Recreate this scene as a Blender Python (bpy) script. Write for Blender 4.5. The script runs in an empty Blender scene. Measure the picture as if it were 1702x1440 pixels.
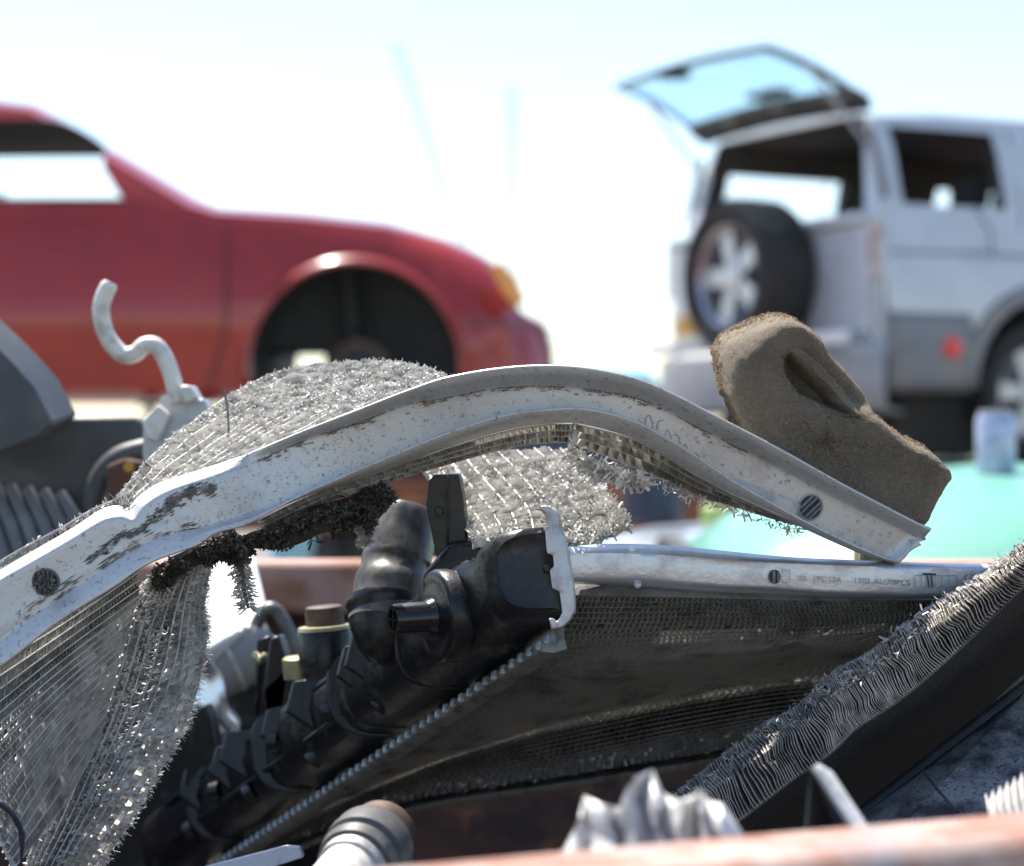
import bpy, bmesh, math, random
import numpy as np
from mathutils import Vector, Matrix, noise
from math import sin, cos, pi, radians as R

# ------------------------------------------------------------------ camera, sky, sun, exposure
ZC = 1.75            # camera height above the yard
F = 3650.0           # focal length in photograph pixels
scene = bpy.context.scene
C = scene.collection
cam_d = bpy.data.cameras.new('camera'); cam = bpy.data.objects.new('camera', cam_d); C.objects.link(cam)
cam.location = (0, 0, ZC); cam.rotation_euler = (R(90), 0, 0)
cam_d.sensor_width = 36; cam_d.lens = 36*F/1702
cam_d.clip_start = 0.05; cam_d.clip_end = 2000
cam_d.dof.use_dof = True; cam_d.dof.focus_distance = 1.5; cam_d.dof.aperture_fstop = 6.0
scene.camera = cam
SUN = Vector((-0.26, 0.40, 0.87)).normalized()
w = bpy.data.worlds.new('World'); scene.world = w; w.use_nodes = True
nt = w.node_tree; bg = nt.nodes['Background']
sk = nt.nodes.new('ShaderNodeTexSky'); sk.sky_type = 'NISHITA'; sk.sun_disc = False
sk.sun_elevation = math.asin(SUN.z); sk.sun_rotation = math.atan2(SUN.x, SUN.y)
sk.dust_density = 0.6; sk.air_density = 1.0
nt.links.new(sk.outputs[0], bg.inputs[0]); bg.inputs[1].default_value = 0.088
sl = bpy.data.lights.new('sun', 'SUN'); sl.energy = 3.7; sl.angle = R(0.53); sl.color = (1, .95, .87)
so = bpy.data.objects.new('sun', sl); C.objects.link(so)
so.rotation_euler = (-SUN).to_track_quat('-Z', 'Y').to_euler()
scene.view_settings.view_transform = 'Standard'; scene.view_settings.look = 'None'
scene.view_settings.exposure = 1.45; scene.view_settings.gamma = 1
scene.cycles.max_bounces = 8; scene.cycles.use_denoising = True

rnd = random.Random(7)
# ------------------------------------------------------------------ helpers
def P(x, y, d):
    return Vector(((x-851)/F*d, d, ZC-(y-720)/F*d))
ORG = {}
def _link(o, parent):
    C.objects.link(o)
    if parent is not None: o.parent = parent
def thing(name, label, cat, loc=(0, 0, 0), rz=0, group=None, kind=None):
    o = bpy.data.objects.new(name, None); C.objects.link(o)
    o.location = loc; o.rotation_euler = (0, 0, rz); o.empty_display_size = .1
    if label: o['label'] = label
    if cat: o['category'] = cat
    if group: o['group'] = group
    if kind: o['kind'] = kind
    ORG[o.name] = Vector(loc) if rz == 0 else None
    return o
def mesh(name, V, Fc, mat, parent=None, smooth=True, ang=40, solid=0, off=0, bevel=0, sub=0, label=None, local=False, seg=2):
    """one mesh object; V in world coordinates unless local"""
    org = Vector((0, 0, 0))
    if parent is not None and not local: org = ORG.get(parent.name) or Vector((0, 0, 0))
    elif parent is None and V:
        c = Vector((0, 0, 0))
        for v in V: c += Vector(v)
        org = c/len(V); org.z = min(Vector(v).z for v in V)
    me = bpy.data.meshes.new(name)
    me.from_pydata([tuple(Vector(v)-org) for v in V], [], Fc); me.update()
    if mat: me.materials.append(mat)
    o = bpy.data.objects.new(name, me)
    if smooth:
        me.polygons.foreach_set('use_smooth', [True]*len(me.polygons))
        me.set_sharp_from_angle(angle=R(ang))
    _link(o, parent)
    ORG[o.name] = org
    if parent is None: o.location = org
    if solid:
        m = o.modifiers.new('s', 'SOLIDIFY'); m.thickness = solid; m.offset = off
    if bevel:
        m = o.modifiers.new('b', 'BEVEL'); m.width = bevel; m.segments = seg; m.limit_method = 'ANGLE'; m.angle_limit = R(35)
    if sub:
        m = o.modifiers.new('u', 'SUBSURF'); m.levels = sub; m.render_levels = sub
    if label: o['label'] = label
    return o
def child_of(o):
    """sub-parts share the origin of their part"""
    return o
class MB:
    def __init__(s): s.V = []; s.F = []
    def add(s, V, Fc):
        n = len(s.V); s.V += [Vector(v) for v in V]; s.F += [tuple(i+n for i in f) for f in Fc]
    def grid(s, rows, closed=False, cap=False):
        n = len(s.V); m = len(rows[0])
        for r in rows: s.V += [Vector(p) for p in r]
        for i in range(len(rows)-1):
            for j in range(m if closed else m-1):
                a = n+i*m+j; b = n+i*m+(j+1) % m
                s.F.append((a, b, b+m, a+m))
        if cap:
            s.F.append(tuple(range(n+m-1, n-1, -1))); k = n+(len(rows)-1)*m; s.F.append(tuple(range(k, k+m)))
    def box(s, c, sx, sy, sz, rot=None):
        c = Vector(c); V = []
        for i in (-1, 1):
            for j in (-1, 1):
                for k in (-1, 1):
                    v = Vector((i*sx/2, j*sy/2, k*sz/2))
                    if rot: v = rot @ v
                    V.append(c+v)
        s.add(V, [(0, 1, 3, 2), (4, 6, 7, 5), (0, 4, 5, 1), (2, 3, 7, 6), (0, 2, 6, 4), (1, 5, 7, 3)])
    def tube(s, pts, rad, n=20, cap=True, up=None):
        pts = [Vector(p) for p in pts]
        if not isinstance(rad, (list, tuple)): rad = [rad]*len(pts)
        T = []
        for i in range(len(pts)):
            a = pts[max(0, i-1)]; b = pts[min(len(pts)-1, i+1)]
            t = (b-a); T.append(t.normalized() if t.length > 1e-9 else (T[-1] if T else Vector((0, 0, 1))))
        far = max(pts, key=lambda p: (p-pts[0]).length)-pts[0]
        if far.length > 1e-9:
            e_ = far.normalized()
            if all((p-pts[0]).cross(e_).length < 1e-5 for p in pts): T = [e_]*len(pts)   # a turned part: one straight axis
        u = up.copy() if up else (Vector((0, 0, 1)) if abs(T[0].z) < .9 else Vector((1, 0, 0)))
        rows = []
        for p, t, r in zip(pts, T, rad):
            u = (u-t*u.dot(t)).normalized(); v = t.cross(u)
            rows.append([p+(u*cos(2*pi*k/n)+v*sin(2*pi*k/n))*r for k in range(n)])
        s.grid(rows, closed=True, cap=cap)
    def prism(s, poly, ext):
        n = len(poly); ext = Vector(ext)
        V = [Vector(p) for p in poly]; V += [p+ext for p in V]
        s.add(V, [tuple(range(n)), tuple(range(2*n-1, n-1, -1))]+[(i, i+n, (i+1) % n+n, (i+1) % n) for i in range(n)])
    def build(s, name, mat, parent=None, **k): return mesh(name, s.V, s.F, mat, parent, **k)
def cat(pts, t):
    """catmull-rom through pts (tuples), t in 0..1"""
    n = len(pts)-1
    if n == 0: return np.array(pts[0], float)
    x = min(max(t, 0), 1)*n; i = min(int(x), n-1); f = x-i
    p = [np.array(pts[min(max(i+k, 0), n)], float) for k in (-1, 0, 1, 2)]
    if i == 0: p[0] = 2*p[1]-p[2]
    if i == n-1: p[3] = 2*p[2]-p[1]
    return .5*((2*p[1])+(-p[0]+p[2])*f+(2*p[0]-5*p[1]+4*p[2]-p[3])*f*f+(-p[0]+3*p[1]-3*p[2]+p[3])*f**3)
def curve(pts, n): return [cat(pts, i/(n-1)) for i in range(n)]
def resample(pts, n, close=False):
    pts = [np.array(p, float) for p in pts]
    if close: pts = pts+[pts[0]]
    L = [0]
    for a, b in zip(pts, pts[1:]): L.append(L[-1]+np.linalg.norm(b-a))
    out = []; N = n if close else n-1
    for k in range(n):
        s = L[-1]*k/N; i = min(max(np.searchsorted(L, s, 'right')-1, 0), len(pts)-2)
        f = (s-L[i])/max(L[i+1]-L[i], 1e-9); out.append(pts[i]*(1-f)+pts[i+1]*f)
    return out
class Patch:
    """smooth surface through rows of (x, y, depth); u along a row, v across the rows"""
    def __init__(s, rows, nu=90, nv=50, jit=0, jf=18, seed=0):
        g = np.zeros((nv+1, nu+1, 3))
        for i in range(nu+1):
            col = [tuple(cat(r, i/nu)) for r in rows]
            for j in range(nv+1):
                q = P(*cat(col, j/nv))
                if jit:
                    n_ = noise.noise_vector(q*jf+Vector((seed, 0, 0))); q = q+n_*jit
                g[j, i] = q
        s.g = g; s.nu = nu; s.nv = nv
    def pos(s, u, v):
        a = min(max(u, 0), 1)*s.nu; b = min(max(v, 0), 1)*s.nv
        i = min(int(a), s.nu-1); j = min(int(b), s.nv-1); f = a-i; h = b-j; g = s.g
        return Vector(g[j, i]*(1-f)*(1-h)+g[j, i+1]*f*(1-h)+g[j+1, i]*(1-f)*h+g[j+1, i+1]*f*h)
    def frame(s, u, v, e=.012):
        du = s.pos(min(u+e, 1), v)-s.pos(max(u-e, 0), v); dv = s.pos(u, min(v+e, 1))-s.pos(u, max(v-e, 0))
        n = du.cross(dv)
        if n.length < 1e-12: n = Vector((0, -1, 0))
        n.normalize(); p = s.pos(u, v)
        if n.dot(Vector((0, 0, ZC))-p) < 0: n = -n
        return p, du.normalized(), dv.normalized() if dv.length > 1e-9 else Vector((0, 0, 1)), n
def core(parent, S, nt_, nf, depth, mt, mf, jit=0., keep=None, tw=.0011, seed=1, name='core', label=None, proud=.0006, wob=0, bend=0):
    r = random.Random(seed); T = MB(); Fm = MB()
    nu = 48
    for j in range(nt_+1):
        v = j/nt_; rows = []
        for i in range(nu+1):
            u = i/nu; p, a, b, n = S.frame(u, v)
            if keep and not keep(u, v):
                if len(rows) > 1: T.grid(rows, closed=True, cap=True)
                rows = []; continue
            p = p+b*(wob*noise.noise(Vector((u*9, v*30, seed))))
            rows.append([p+n*proud+b*tw/2, p+n*proud-b*tw/2, p-n*depth-b*tw/2, p-n*depth+b*tw/2])
        if len(rows) > 1: T.grid(rows, closed=True, cap=True)
    for j in range(nt_):
        up = r.random()
        for k in range(nf):
            u0 = (k+up)/nf; u1 = (k+1+up)/nf
            if u1 > 1: continue
            if keep and not keep((u0+u1)/2, (j+.5)/nt_): continue
            if r.random() < jit*.35: continue
            v0 = j/nt_; v1 = (j+1)/nt_
            if k % 2: v0, v1 = v1, v0
            pa, a, b, n = S.frame(u0, v0); pb = S.pos(u1, v1)
            q = pb-pa
            ja = Vector((r.gauss(0, 1), r.gauss(0, 1), r.gauss(0, 1)))*jit*.0016
            jb = Vector((r.gauss(0, 1), r.gauss(0, 1), r.gauss(0, 1)))*jit*.0016
            pm = (pa+pb)/2+n*bend*depth*r.random()+ja
            V = [pa+ja, pm, pb+jb, pb-n*depth, pm-n*depth, pa-n*depth]
            Fm.add(V, [(0, 1, 4, 5), (1, 2, 3, 4)])
    c = T.build(name, mt, parent, smooth=False, label=label)
    f = Fm.build('fins', mf, c, smooth=False)
    return c
def shreds(parent, S, n, mat, L=(.004, .012), W=(.0006, .002), lift=.004, seed=3, name='torn_fins', reg=(0, 1, 0, 1), dirb=None, curl=1.2, label=None, flat=.6, clump=None):
    r = random.Random(seed); M = MB()
    for _ in range(n):
        u = r.uniform(reg[0], reg[1]); v = r.uniform(reg[2], reg[3])
        p, a, b, nn = S.frame(u, v)
        if clump is not None:
            cl = noise.noise(p*70+Vector((seed, 0, 0)))
            if cl < clump-.25*(1-v): continue
            p = p+b*(.010*(cl-.1)*v)
        d = (a*r.gauss(0, 1)+b*r.gauss(0, 1)+nn*abs(r.gauss(0, flat))).normalized()
        if dirb is not None:
            db = dirb(u, v, a, b, nn); d = (d*.5+db).normalized()
        w_ = r.uniform(*W); l = r.uniform(*L); side = d.cross(Vector((r.gauss(0, 1), r.gauss(0, 1), r.gauss(0, 1)))).normalized()
        q = p+nn*r.uniform(-.2, 1)*lift; ax = side; rows = []
        k = r.gauss(0, curl)
        for i in range(4):
            rows.append([q-side*w_/2, q+side*w_/2]); d = Matrix.Rotation(k/3, 3, ax) @ d; q = q+d*l/3
        M.grid(rows)
    return M.build(name, mat, parent, smooth=False, label=label)

# ------------------------------------------------------------------ materials
def mat(name, col, rough=.5, metal=0., col2=None, scale=30, lo=.45, hi=.62, bump=0., bscale=200, col3=None, scale3=8, lo3=.5, hi3=.6,
        rough2=None, coat=0., trans=0., stretch=None, alpha=1, sheen=0, detail=6, ior=None, spec=None):
    m = bpy.data.materials.new(name); m.use_nodes = True; t = m.node_tree; N = t.nodes; L = t.links
    b = N['Principled BSDF']; b.inputs['Base Color'].default_value = (*col, 1); b.inputs['Roughness'].default_value = rough
    b.inputs['Metallic'].default_value = metal
    if coat: b.inputs['Coat Weight'].default_value = coat; b.inputs['Coat Roughness'].default_value = .08
    if trans: b.inputs['Transmission Weight'].default_value = trans
    if sheen: b.inputs['Sheen Weight'].default_value = sheen
    if spec is not None: b.inputs['Specular IOR Level'].default_value = spec
    if ior: b.inputs['IOR'].default_value = ior
    tc = N.new('ShaderNodeTexCoord'); src = tc.outputs['Object']
    if stretch:
        mp = N.new('ShaderNodeMapping'); mp.inputs['Scale'].default_value = stretch; L.new(src, mp.inputs[0]); src = mp.outputs[0]
    def nz(sc, lo_, hi_):
        n = N.new('ShaderNodeTexNoise'); n.inputs['Scale'].default_value = sc; n.inputs['Detail'].default_value = detail; n.inputs['Roughness'].default_value = .65
        L.new(src, n.inputs['Vector']); r = N.new('ShaderNodeMapRange'); r.inputs[1].default_value = lo_; r.inputs[2].default_value = hi_
        L.new(n.outputs[0], r.inputs[0]); return r.outputs[0]
    cs = None
    if col2:
        mx = N.new('ShaderNodeMix'); mx.data_type = 'RGBA'; mx.inputs[6].default_value = (*col, 1); mx.inputs[7].default_value = (*col2, 1)
        f = nz(scale, lo, hi); L.new(f, mx.inputs[0]); cs = mx.outputs[2]
        if rough2 is not None:
            rr = N.new('ShaderNodeMapRange'); rr.inputs[3].default_value = rough; rr.inputs[4].default_value = rough2
            L.new(f, rr.inputs[0]); L.new(rr.outputs[0], b.inputs['Roughness'])
    if col3:
        mx = N.new('ShaderNodeMix'); mx.data_type = 'RGBA'; mx.inputs[7].default_value = (*col3, 1); mx.inputs[6].default_value = (*col, 1)
        if cs: L.new(cs, mx.inputs[6])
        L.new(nz(scale3, lo3, hi3), mx.inputs[0]); cs = mx.outputs[2]
    if cs: L.new(cs, b.inputs['Base Color'])
    if bump:
        n = N.new('ShaderNodeTexNoise'); n.inputs['Scale'].default_value = bscale; n.inputs['Detail'].default_value = 5
        L.new(src, n.inputs['Vector']); bp = N.new('ShaderNodeBump'); bp.inputs['Strength'].default_value = bump; bp.inputs['Distance'].default_value = .002
        L.new(n.outputs[0], bp.inputs['Height']); L.new(bp.outputs[0], b.inputs['Normal'])
    return m
M = {}
M['alu'] = mat('weathered aluminium', (.60, .59, .57), .46, .5, (.20, .17, .14), 260, .57, .72, .10, 500, (.38, .35, .31), 22, .52, .80, rough2=.75)
M['grime'] = mat('brown grime', (.17, .13, .10), .8, .1, (.30, .25, .21), 120, .5, .65)
M['louvre'] = mat('louvre metal', (.22, .215, .21), .5, .4, (.1, .09, .08), 200, .5, .7)
M['alu_bar'] = mat('side bar aluminium', (.60, .62, .65), .38, .8, (.42, .40, .37), 35, .5, .8, .15, 300, rough2=.6)
M['alu_bright'] = mat('scuffed bright aluminium', (.75, .75, .74), .35, .6, (.45, .43, .40), 45, .5, .7, .3, 260)
M['core_t'] = mat('radiator tube metal', (.60, .58, .54), .6, .15, (.24, .21, .18), 50, .45, .7, .2, 500)
M['core_f'] = mat('radiator fin metal', (.76, .74, .70), .6, .08, (.36, .33, .30), 70, .45, .7)
M['core_lt'] = mat('sunlit-tone radiator tube', (.72, .69, .63), .7, .05, (.36, .32, .28), 60, .5, .7)  # tone raised to put sunlight into the near-white core pieces
M['core_lf'] = mat('sunlit-tone torn fins', (.74, .71, .66), .7, .05, (.34, .31, .28), 90, .45, .7)  # fin colour carries the sunlit brightness of the same pieces
M['pale_t'] = mat('core strip tube', (.46, .44, .40), .45, .5, (.20, .18, .16), 50, .5, .75)
M['pale_f'] = mat('skylit-tone radiator fins', (.60, .58, .54), .4, .5, (.25, .23, .2), 60, .52, .8)  # base brightened for sky and ground light on the down-facing strip
M['core_dk'] = mat('dull radiator tube', (.28, .27, .25), .6, .2, (.10, .09, .085), 50, .5, .7)
M['core_dt'] = mat('darker tube metal', (.30, .29, .27), .42, .5, (.15, .14, .125), 40, .45, .65)  # darker base tone, chiefly for the core seen from below
M['core_df'] = mat('darker fin metal', (.66, .64, .60), .32, .6, (.30, .28, .25), 30, .5, .7)
M['dark_fin'] = mat('dark shredded fins', (.07, .062, .055), .6, .3, (.20, .18, .16), 70, .55, .75)  # dark base for the shreds hanging under the channel
M['black'] = mat('black tank plastic', (.007, .0075, .009), .34, 0, (.13, .12, .10), 26, .56, .84, .25, 140, (.018, .019, .022), 110, .5, .7, rough2=.6, spec=.45)
M['black_gloss'] = mat('glossy black plastic', (.010, .010, .012), .2, 0, (.04, .04, .04), 40, .55, .8)
M['dust'] = mat('dusty black plastic neck', (.022, .021, .020), .30, 0, (.20, .18, .15), 20, .38, .62, .15, 220, rough2=.6, stretch=(1, 1, .5))
M['header'] = mat('header plate aluminium', (.60, .58, .55), .5, .55, (.34, .31, .28), 50, .5, .7, .3, 250)
M['crimp'] = mat('crimped seam metal', (.22, .215, .20), .45, .5, (.06, .055, .05), 60, .45, .7, .2, 300)
M['crimp_t'] = mat('crimp teeth metal', (.36, .35, .33), .4, .6, (.18, .17, .16), 60, .45, .7)
M['foam'] = mat('seat foam', (.20, .16, .112), .95, 0, (.125, .103, .076), 24, .4, .7, .9, 1300, (.27, .22, .155), 500, .5, .7)
M['foam_in'] = mat('foam in hollow', (.12, .08, .045), .95, 0, (.12, .08, .045), 60, .4, .7, .8, 900, sheen=.2)
M['rust_rim'] = mat('rusty painted rim', (.34, .15, .10), .7, 0, (.44, .33, .28), 26, .42, .60, .4, 90, (.30, .29, .30), 12, .55, .70)
M['rust'] = mat('rusty steel', (.13, .065, .045), .8, .1, (.055, .035, .03), 9, .42, .6, .5, 90, (.28, .12, .06), 16, .56, .7)
M['rust_pink'] = mat('faded rusty rail', (.45, .26, .20), .7, 0, (.30, .13, .07), 12, .45, .6, .3, 70)
M['dark_steel'] = mat('dark grey painted steel', (.075, .075, .078), .5, .2, (.12, .115, .11), 12, .45, .65, .3, 90)
M['grey_plate'] = mat('speckled grey plate', (.27, .27, .27), .5, .3, (.035, .035, .045), 22, .46, .62, .3, 300, (.05, .05, .06), 420, .52, .62)
M['rubber'] = mat('black rubber', (.018, .018, .019), .6, 0, (.05, .048, .045), 30, .5, .7, .3, 120)
M['tyre'] = mat('tyre rubber', (.022, .021, .020), .75, 0, (.035, .032, .03), 10, .4, .7)
M['white_paint'] = mat('white car paint', (.62, .66, .69), .25, 0, (.54, .57, .60), 5, .4, .7, coat=.6)
M['grey_clad'] = mat('grey plastic cladding', (.22, .225, .24), .5, 0, (.29, .27, .24), 4, .4, .65)
M['cabin'] = mat('dark cabin trim', (.06, .058, .055), .8, 0, (.09, .085, .08), 4, .4, .7)
M['red_paint'] = mat('red car paint', (.36, .018, .011), .28, 0, (.28, .014, .009), 3, .4, .7, coat=.6)
M['teal_paint'] = mat('turquoise car paint', (.14, .38, .29), .35, 0, (.16, .42, .32), 4, .4, .7, coat=.3)
M['pale_teal'] = mat('faded teal paint', (.30, .60, .66), .4, 0, coat=.2)
M['silver'] = mat('silver car paint', (.52, .54, .62), .3, .3, (.46, .46, .50), 5, .4, .7, coat=.5)
M['orange_lens'] = mat('orange indicator lens', (.85, .30, .03), .2, 0, coat=.5)
M['red_lens'] = mat('red reflector lens', (.85, .02, .015), .2, 0, coat=.6)
M['glass'] = mat('tinted window glass', (.72, .90, .93), .03, 0, trans=.92, ior=1.05)
M['chrome'] = mat('alloy wheel', (.50, .50, .52), .35, .8)
M['white_plastic'] = mat('white plastic', (.85, .85, .83), .4, 0)
M['can'] = mat('pale aluminium can', (.50, .50, .66), .3, .2, (.34, .36, .56), 30, .5, .6)
M['brass'] = mat('greenish brass', (.42, .38, .20), .45, .5, (.22, .22, .14), 60, .45, .65)
M['brown'] = mat('brown rusted cap', (.07, .045, .035), .6, .2, (.14, .08, .05), 40, .45, .65, .3, 150)
M['ink'] = mat('blue ink mark', (.01, .05, .11), .6, 0)
M['pencil'] = mat('pencil mark', (.17, .19, .22), .7, .2)
M['emboss'] = mat('stamped mark', (.30, .30, .32), .6, .4)
M['stain'] = mat('dark scrape', (.13, .12, .11), .7, .2, (.35, .33, .30), 160, .5, .65)
M['pipe_white'] = mat('dirty white pipe', (.76, .71, .63), .5, .1, (.40, .35, .30), 50, .5, .7, .2, 200)
M['ochre'] = mat('ochre plastic', (.50, .28, .03), .5, 0)
M['dirt'] = mat('yard dirt', (.20, .17, .15), .95, 0, (.13, .11, .10), .8, .4, .65, .4, 6, (.28, .25, .23), 4, .5, .7)
M['leaf'] = mat('far foliage', (.07, .12, .04), .8, 0, (.04, .08, .03), .6, .4, .6)
M['mast'] = mat('haze-pale mast', (.55, .62, .66), .6, .3)  # colour lightened to imitate haze on the far mast and boom
M['flap'] = mat('dark blue rubber flap', (.035, .04, .055), .55, 0, (.09, .09, .10), 30, .5, .7, .3, 100)

# ------------------------------------------------------------------ setting: yard, far wood, mast
def plane_struct(name, x0, x1, y0, y1, z, m):
    b = MB(); nx = 40; ny = 60
    rows = []
    for j in range(ny+1):
        t = (j/ny)**2.2; y = y0+(y1-y0)*t; row = []
        for i in range(nx+1):
            x = (x0+(x1-x0)*i/nx)*(.06+.94*t)
            row.append((x, y, z+.10*noise.noise(Vector((x*.3, y*.3, 0)))))
        rows.append(row)
    b.grid(rows); o = b.build(name, m); o['kind'] = 'structure'; return o
plane_struct('ground', -900, 900, -6, 900, 0, M['dirt'])
def far_wood():
    b = MB(); r = random.Random(4)
    for k in range(9000):
        x = r.uniform(-60, 60); y = r.uniform(88, 100)
        h = 2.0+1.3*noise.noise(Vector((x*.12, 3, 0)))+.5*noise.noise(Vector((x*.6, 9, 0)))
        c = Vector((x, y, r.uniform(.1, max(h, .6)))); s = r.uniform(.15, .4)
        a = Vector((r.gauss(0, 1), r.gauss(0, 1), r.gauss(0, 1))).normalized()*s; q = a.cross(Vector((r.gauss(0, 1), r.gauss(0, 1), 1))).normalized()*s
        b.add([c-a, c-q, c+a, c+q], [(0, 1, 2, 3)])
    o = b.build('far_wood', M['leaf'], smooth=False); o['kind'] = 'stuff'; o['label'] = 'low blurred green wood far beyond the cars'; o['category'] = 'wood'
far_wood()
def mast(x, y, h, lean, label, cat_):
    t = thing('lattice_mast' if lean == 0 else 'crane_boom', label, cat_, (x, y, 0))
    b = MB(); s = MB(); wd = .55
    top = Vector((x+lean, y, h))
    for i in (-1, 1):
        for j in (-1, 1):
            b.tube([Vector((x+i*wd, y+j*wd, 0)), top+Vector((i*wd*.5, j*wd*.5, 0))], .045, 8)
    n = 16
    for k in range(n):
        a = k/n; c = (k+1)/n
        for j in (-1, 1):
            w0 = wd*(1-a/2); w1 = wd*(1-c/2)
            s.tube([Vector((x+lean*a-w0, y+j*w0, h*a)), Vector((x+lean*c+w1, y+j*w1, h*c))], .025, 6)
            s.tube([Vector((x+lean*a+w0, y+j*w0, h*a)), Vector((x+lean*c-w1, y+j*w1, h*c))], .025, 6)
    b.build('upright', M['mast'], t); s.build('bracing', M['mast'], t)
mast(0.0, 160, 27, 0, 'pale thin lattice mast standing far off in the sky between the two cars', 'mast')
mast(1.5, 165, 31, -10.2, 'pale leaning crane boom far off in the sky above the red car', 'crane boom')

# ------------------------------------------------------------------ scrap skip
def skip():
    t = thing('scrap_skip', 'big open rusty steel skip with a blurred pinkish front rim holding the radiators', 'skip', (0, 1.6, 0))
    zr = ZC-.158
    b = MB(); y0 = .86; y1 = 2.55; x0 = -1.5; x1 = 1.7
    # the near rim runs slightly away from the camera to the right
    def rail(p0, p1, h, d_, nm, m, lab=None, bev=.008):
        g = MB(); p0 = Vector(p0); p1 = Vector(p1); e = (p1-p0).normalized(); nrm = Vector((-e.y, e.x, 0))
        rows = []
        for i in range(25):
            p = p0.lerp(p1, i/24); k = noise.noise(p*3)*.0025
            rows.append([p-nrm*d_/2+Vector((0, 0, k)), p+nrm*d_/2+Vector((0, 0, k)), p+nrm*d_/2-Vector((0, 0, h)), p-nrm*d_/2-Vector((0, 0, h))])
        g.grid(rows, closed=True, cap=True); return g.build(nm, m, t, bevel=bev, label=lab)
    rail((x0, .161, zr-.009), (x1, 1.60, zr-.009), .075, .06, 'rim', M['rust_rim'], 'blurred pinkish rim in front of the camera')
    rail((x0, y1, zr+.01), (x1, y1, zr+.01), .06, .07, 'rim', M['rust_pink'])
    wl = MB(); wl.box((.1, y1+.02, .82), 3.2, .012, 1.44); wl.build('far_wall', M['rust'], t, label='rust streaked inner wall of the skip')
    wl = MB()
    wl.prism([(x0, .175, .12), (x1, 1.61, .12), (x1, 1.61, zr-.085), (x0, .175, zr-.085)], (0, .012, 0)); wl.build('near_wall', M['dark_steel'], t)
    for x, yy in ((x0, .19), (x1, 1.62)):
        g = MB(); g.box((x, (yy+y1)/2, .85), .012, y1-yy-.02, 1.45); g.build('side_wall', M['rust'], t)
    g = MB(); g.prism([(x0+.01, .20, .09), (x1-.01, 1.62, .09), (x1-.01, y1, .09), (x0+.01, y1, .09)], (0, 0, .02)); g.build('skip_floor', M['dark_steel'], t)
    for k in range(5):
        g = MB(); g.box((-1.2+k*.62, y1+.075, .75), .08, .09, 1.3); g.build('stiffener', M['rust'], t, bevel=.006)
skip()

# ------------------------------------------------------------------ first radiator: bent side channel with torn core
RAD = thing('bent_radiator', 'bent and torn aluminium radiator arching over the heap with shredded core hanging from it', 'radiator', P(700, 900, 1.5))
Afr = [(-70,992),(0,950),(60,915),(120,880),(168,849),(195,842),(212,846),(232,826),(262,806),(300,793),(388,764),(500,719),(600,680),(680,649),(743,628),(829,613),(911,608),(985,614),(1060,631),(1120,656),(1169,681),(1235,715),(1300,749),(1400,805),(1499,857),(1545,880)]
Bbk = [(-70,1012),(0,966),(60,932),(120,897),(168,868),(198,860),(222,864),(240,842),(270,822),(306,807),(396,776),(503,730),(603,696),(680,668),(735,660),(822,643),(905,640),(980,645),(1050,657),(1115,684),(1165,710),(1228,741),(1294,775),(1392,826),(1492,874),(1533,896)]
Cfr = [(-50,1110),(10,1060),(70,1018),(125,980),(180,943),(215,920),(245,903),(275,893),(310,884),(345,878),(410,856),(515,814),(610,775),(690,741),(758,715),(840,690),(911,681),(975,680),(1052,699),(1117,733),(1160,760),(1213,796),(1278,834),(1359,878),(1440,916),(1490,934)]
Dbk = [(-40,1130),(15,1098),(75,1050),(130,1012),(190,975),(228,948),(262,930),(295,918),(330,905),(362,884),(425,868),(518,823),(617,790),(697,762),(772,737),(846,716),(911,706),(966,706),(1045,728),(1105,760),(1150,788),(1203,817),(1272,848),(1353,886),(1436,922),(1486,937)]
n0 = len(Afr)
def dep(i):   # base depth along the beam
    t = i/(n0-1); return 1.47+.05*t-.03*math.exp(-((t-.66)/.12)**2)
def beam_corners(t):
    a = cat(Afr, t); q = cat(Bbk, t); c = cat(Cfr, t); d = cat(Dbk, t); z = dep(t*(n0-1))
    fl = min(1, max(0, (.47-t)/.10)); fl = fl*fl*(3-2*fl)   # 1 where the flanges were bent open at the left
    wid = .022*(1-fl)+.006*fl
    A = P(a[0], a[1], z-.006*(1-fl)+.012*fl); B = P(q[0], q[1], z+wid-.006)
    D = P(*((d*(1-fl)+c*fl)), (z+wid-.004)*(1-fl)+z*fl); Cc = P(*((c*(1-fl)+d*fl)), (z-.004)*(1-fl)+(z-.013)*fl)
    return A, B, D, Cc, fl
def beam():
    nS = 240; b = MB(); rows = []
    for k in range(nS+1):
        t = k/nS
        A, B, D, Cc, fl = beam_corners(t)
        row = []
        for s in (0, .5, .9): row.append(A.lerp(B, s))
        m1 = B.lerp(D, .05); row.append((B*.6+m1*.4)+(A-B)*.02)
        for s in (.08, .2, .35, .5, .65, .8, .92):
            p = B.lerp(D, s)
            dent = 0
            if t < .40: dent = .0012*math.exp(-((s-.8)/.06)**2)*(1 if t < .3 else (.4-t)/.1)
            nz_ = noise.noise(p*22)*.0007*(1.6 if t < .4 else .35)
            row.append(p+Vector((0, -1, 0))*(dent+nz_))
        row.append(D+(B-D)*.03+(Cc-D)*.03)
        for s in (.12, .5, 1): row.append(D.lerp(Cc, s))
        rows.append(row)
    # torn right end: last rows curl
    for k in range(nS-5, nS+1):
        f = (k-(nS-6))/6
        for j, p in enumerate(rows[k]): rows[k][j] = p+Vector((.0018*f*noise.noise(Vector((j*.9, k, 0)))*2, -.006*f*f, .002*f*noise.noise(Vector((j*1.3, k*.5, 4)))))
    b.grid(rows)
    return b.build('side_channel', M['alu'], RAD, solid=.0016, ang=60)
CH = beam()
BC = [beam_corners(k/1600) for k in range(1601)]
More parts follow.
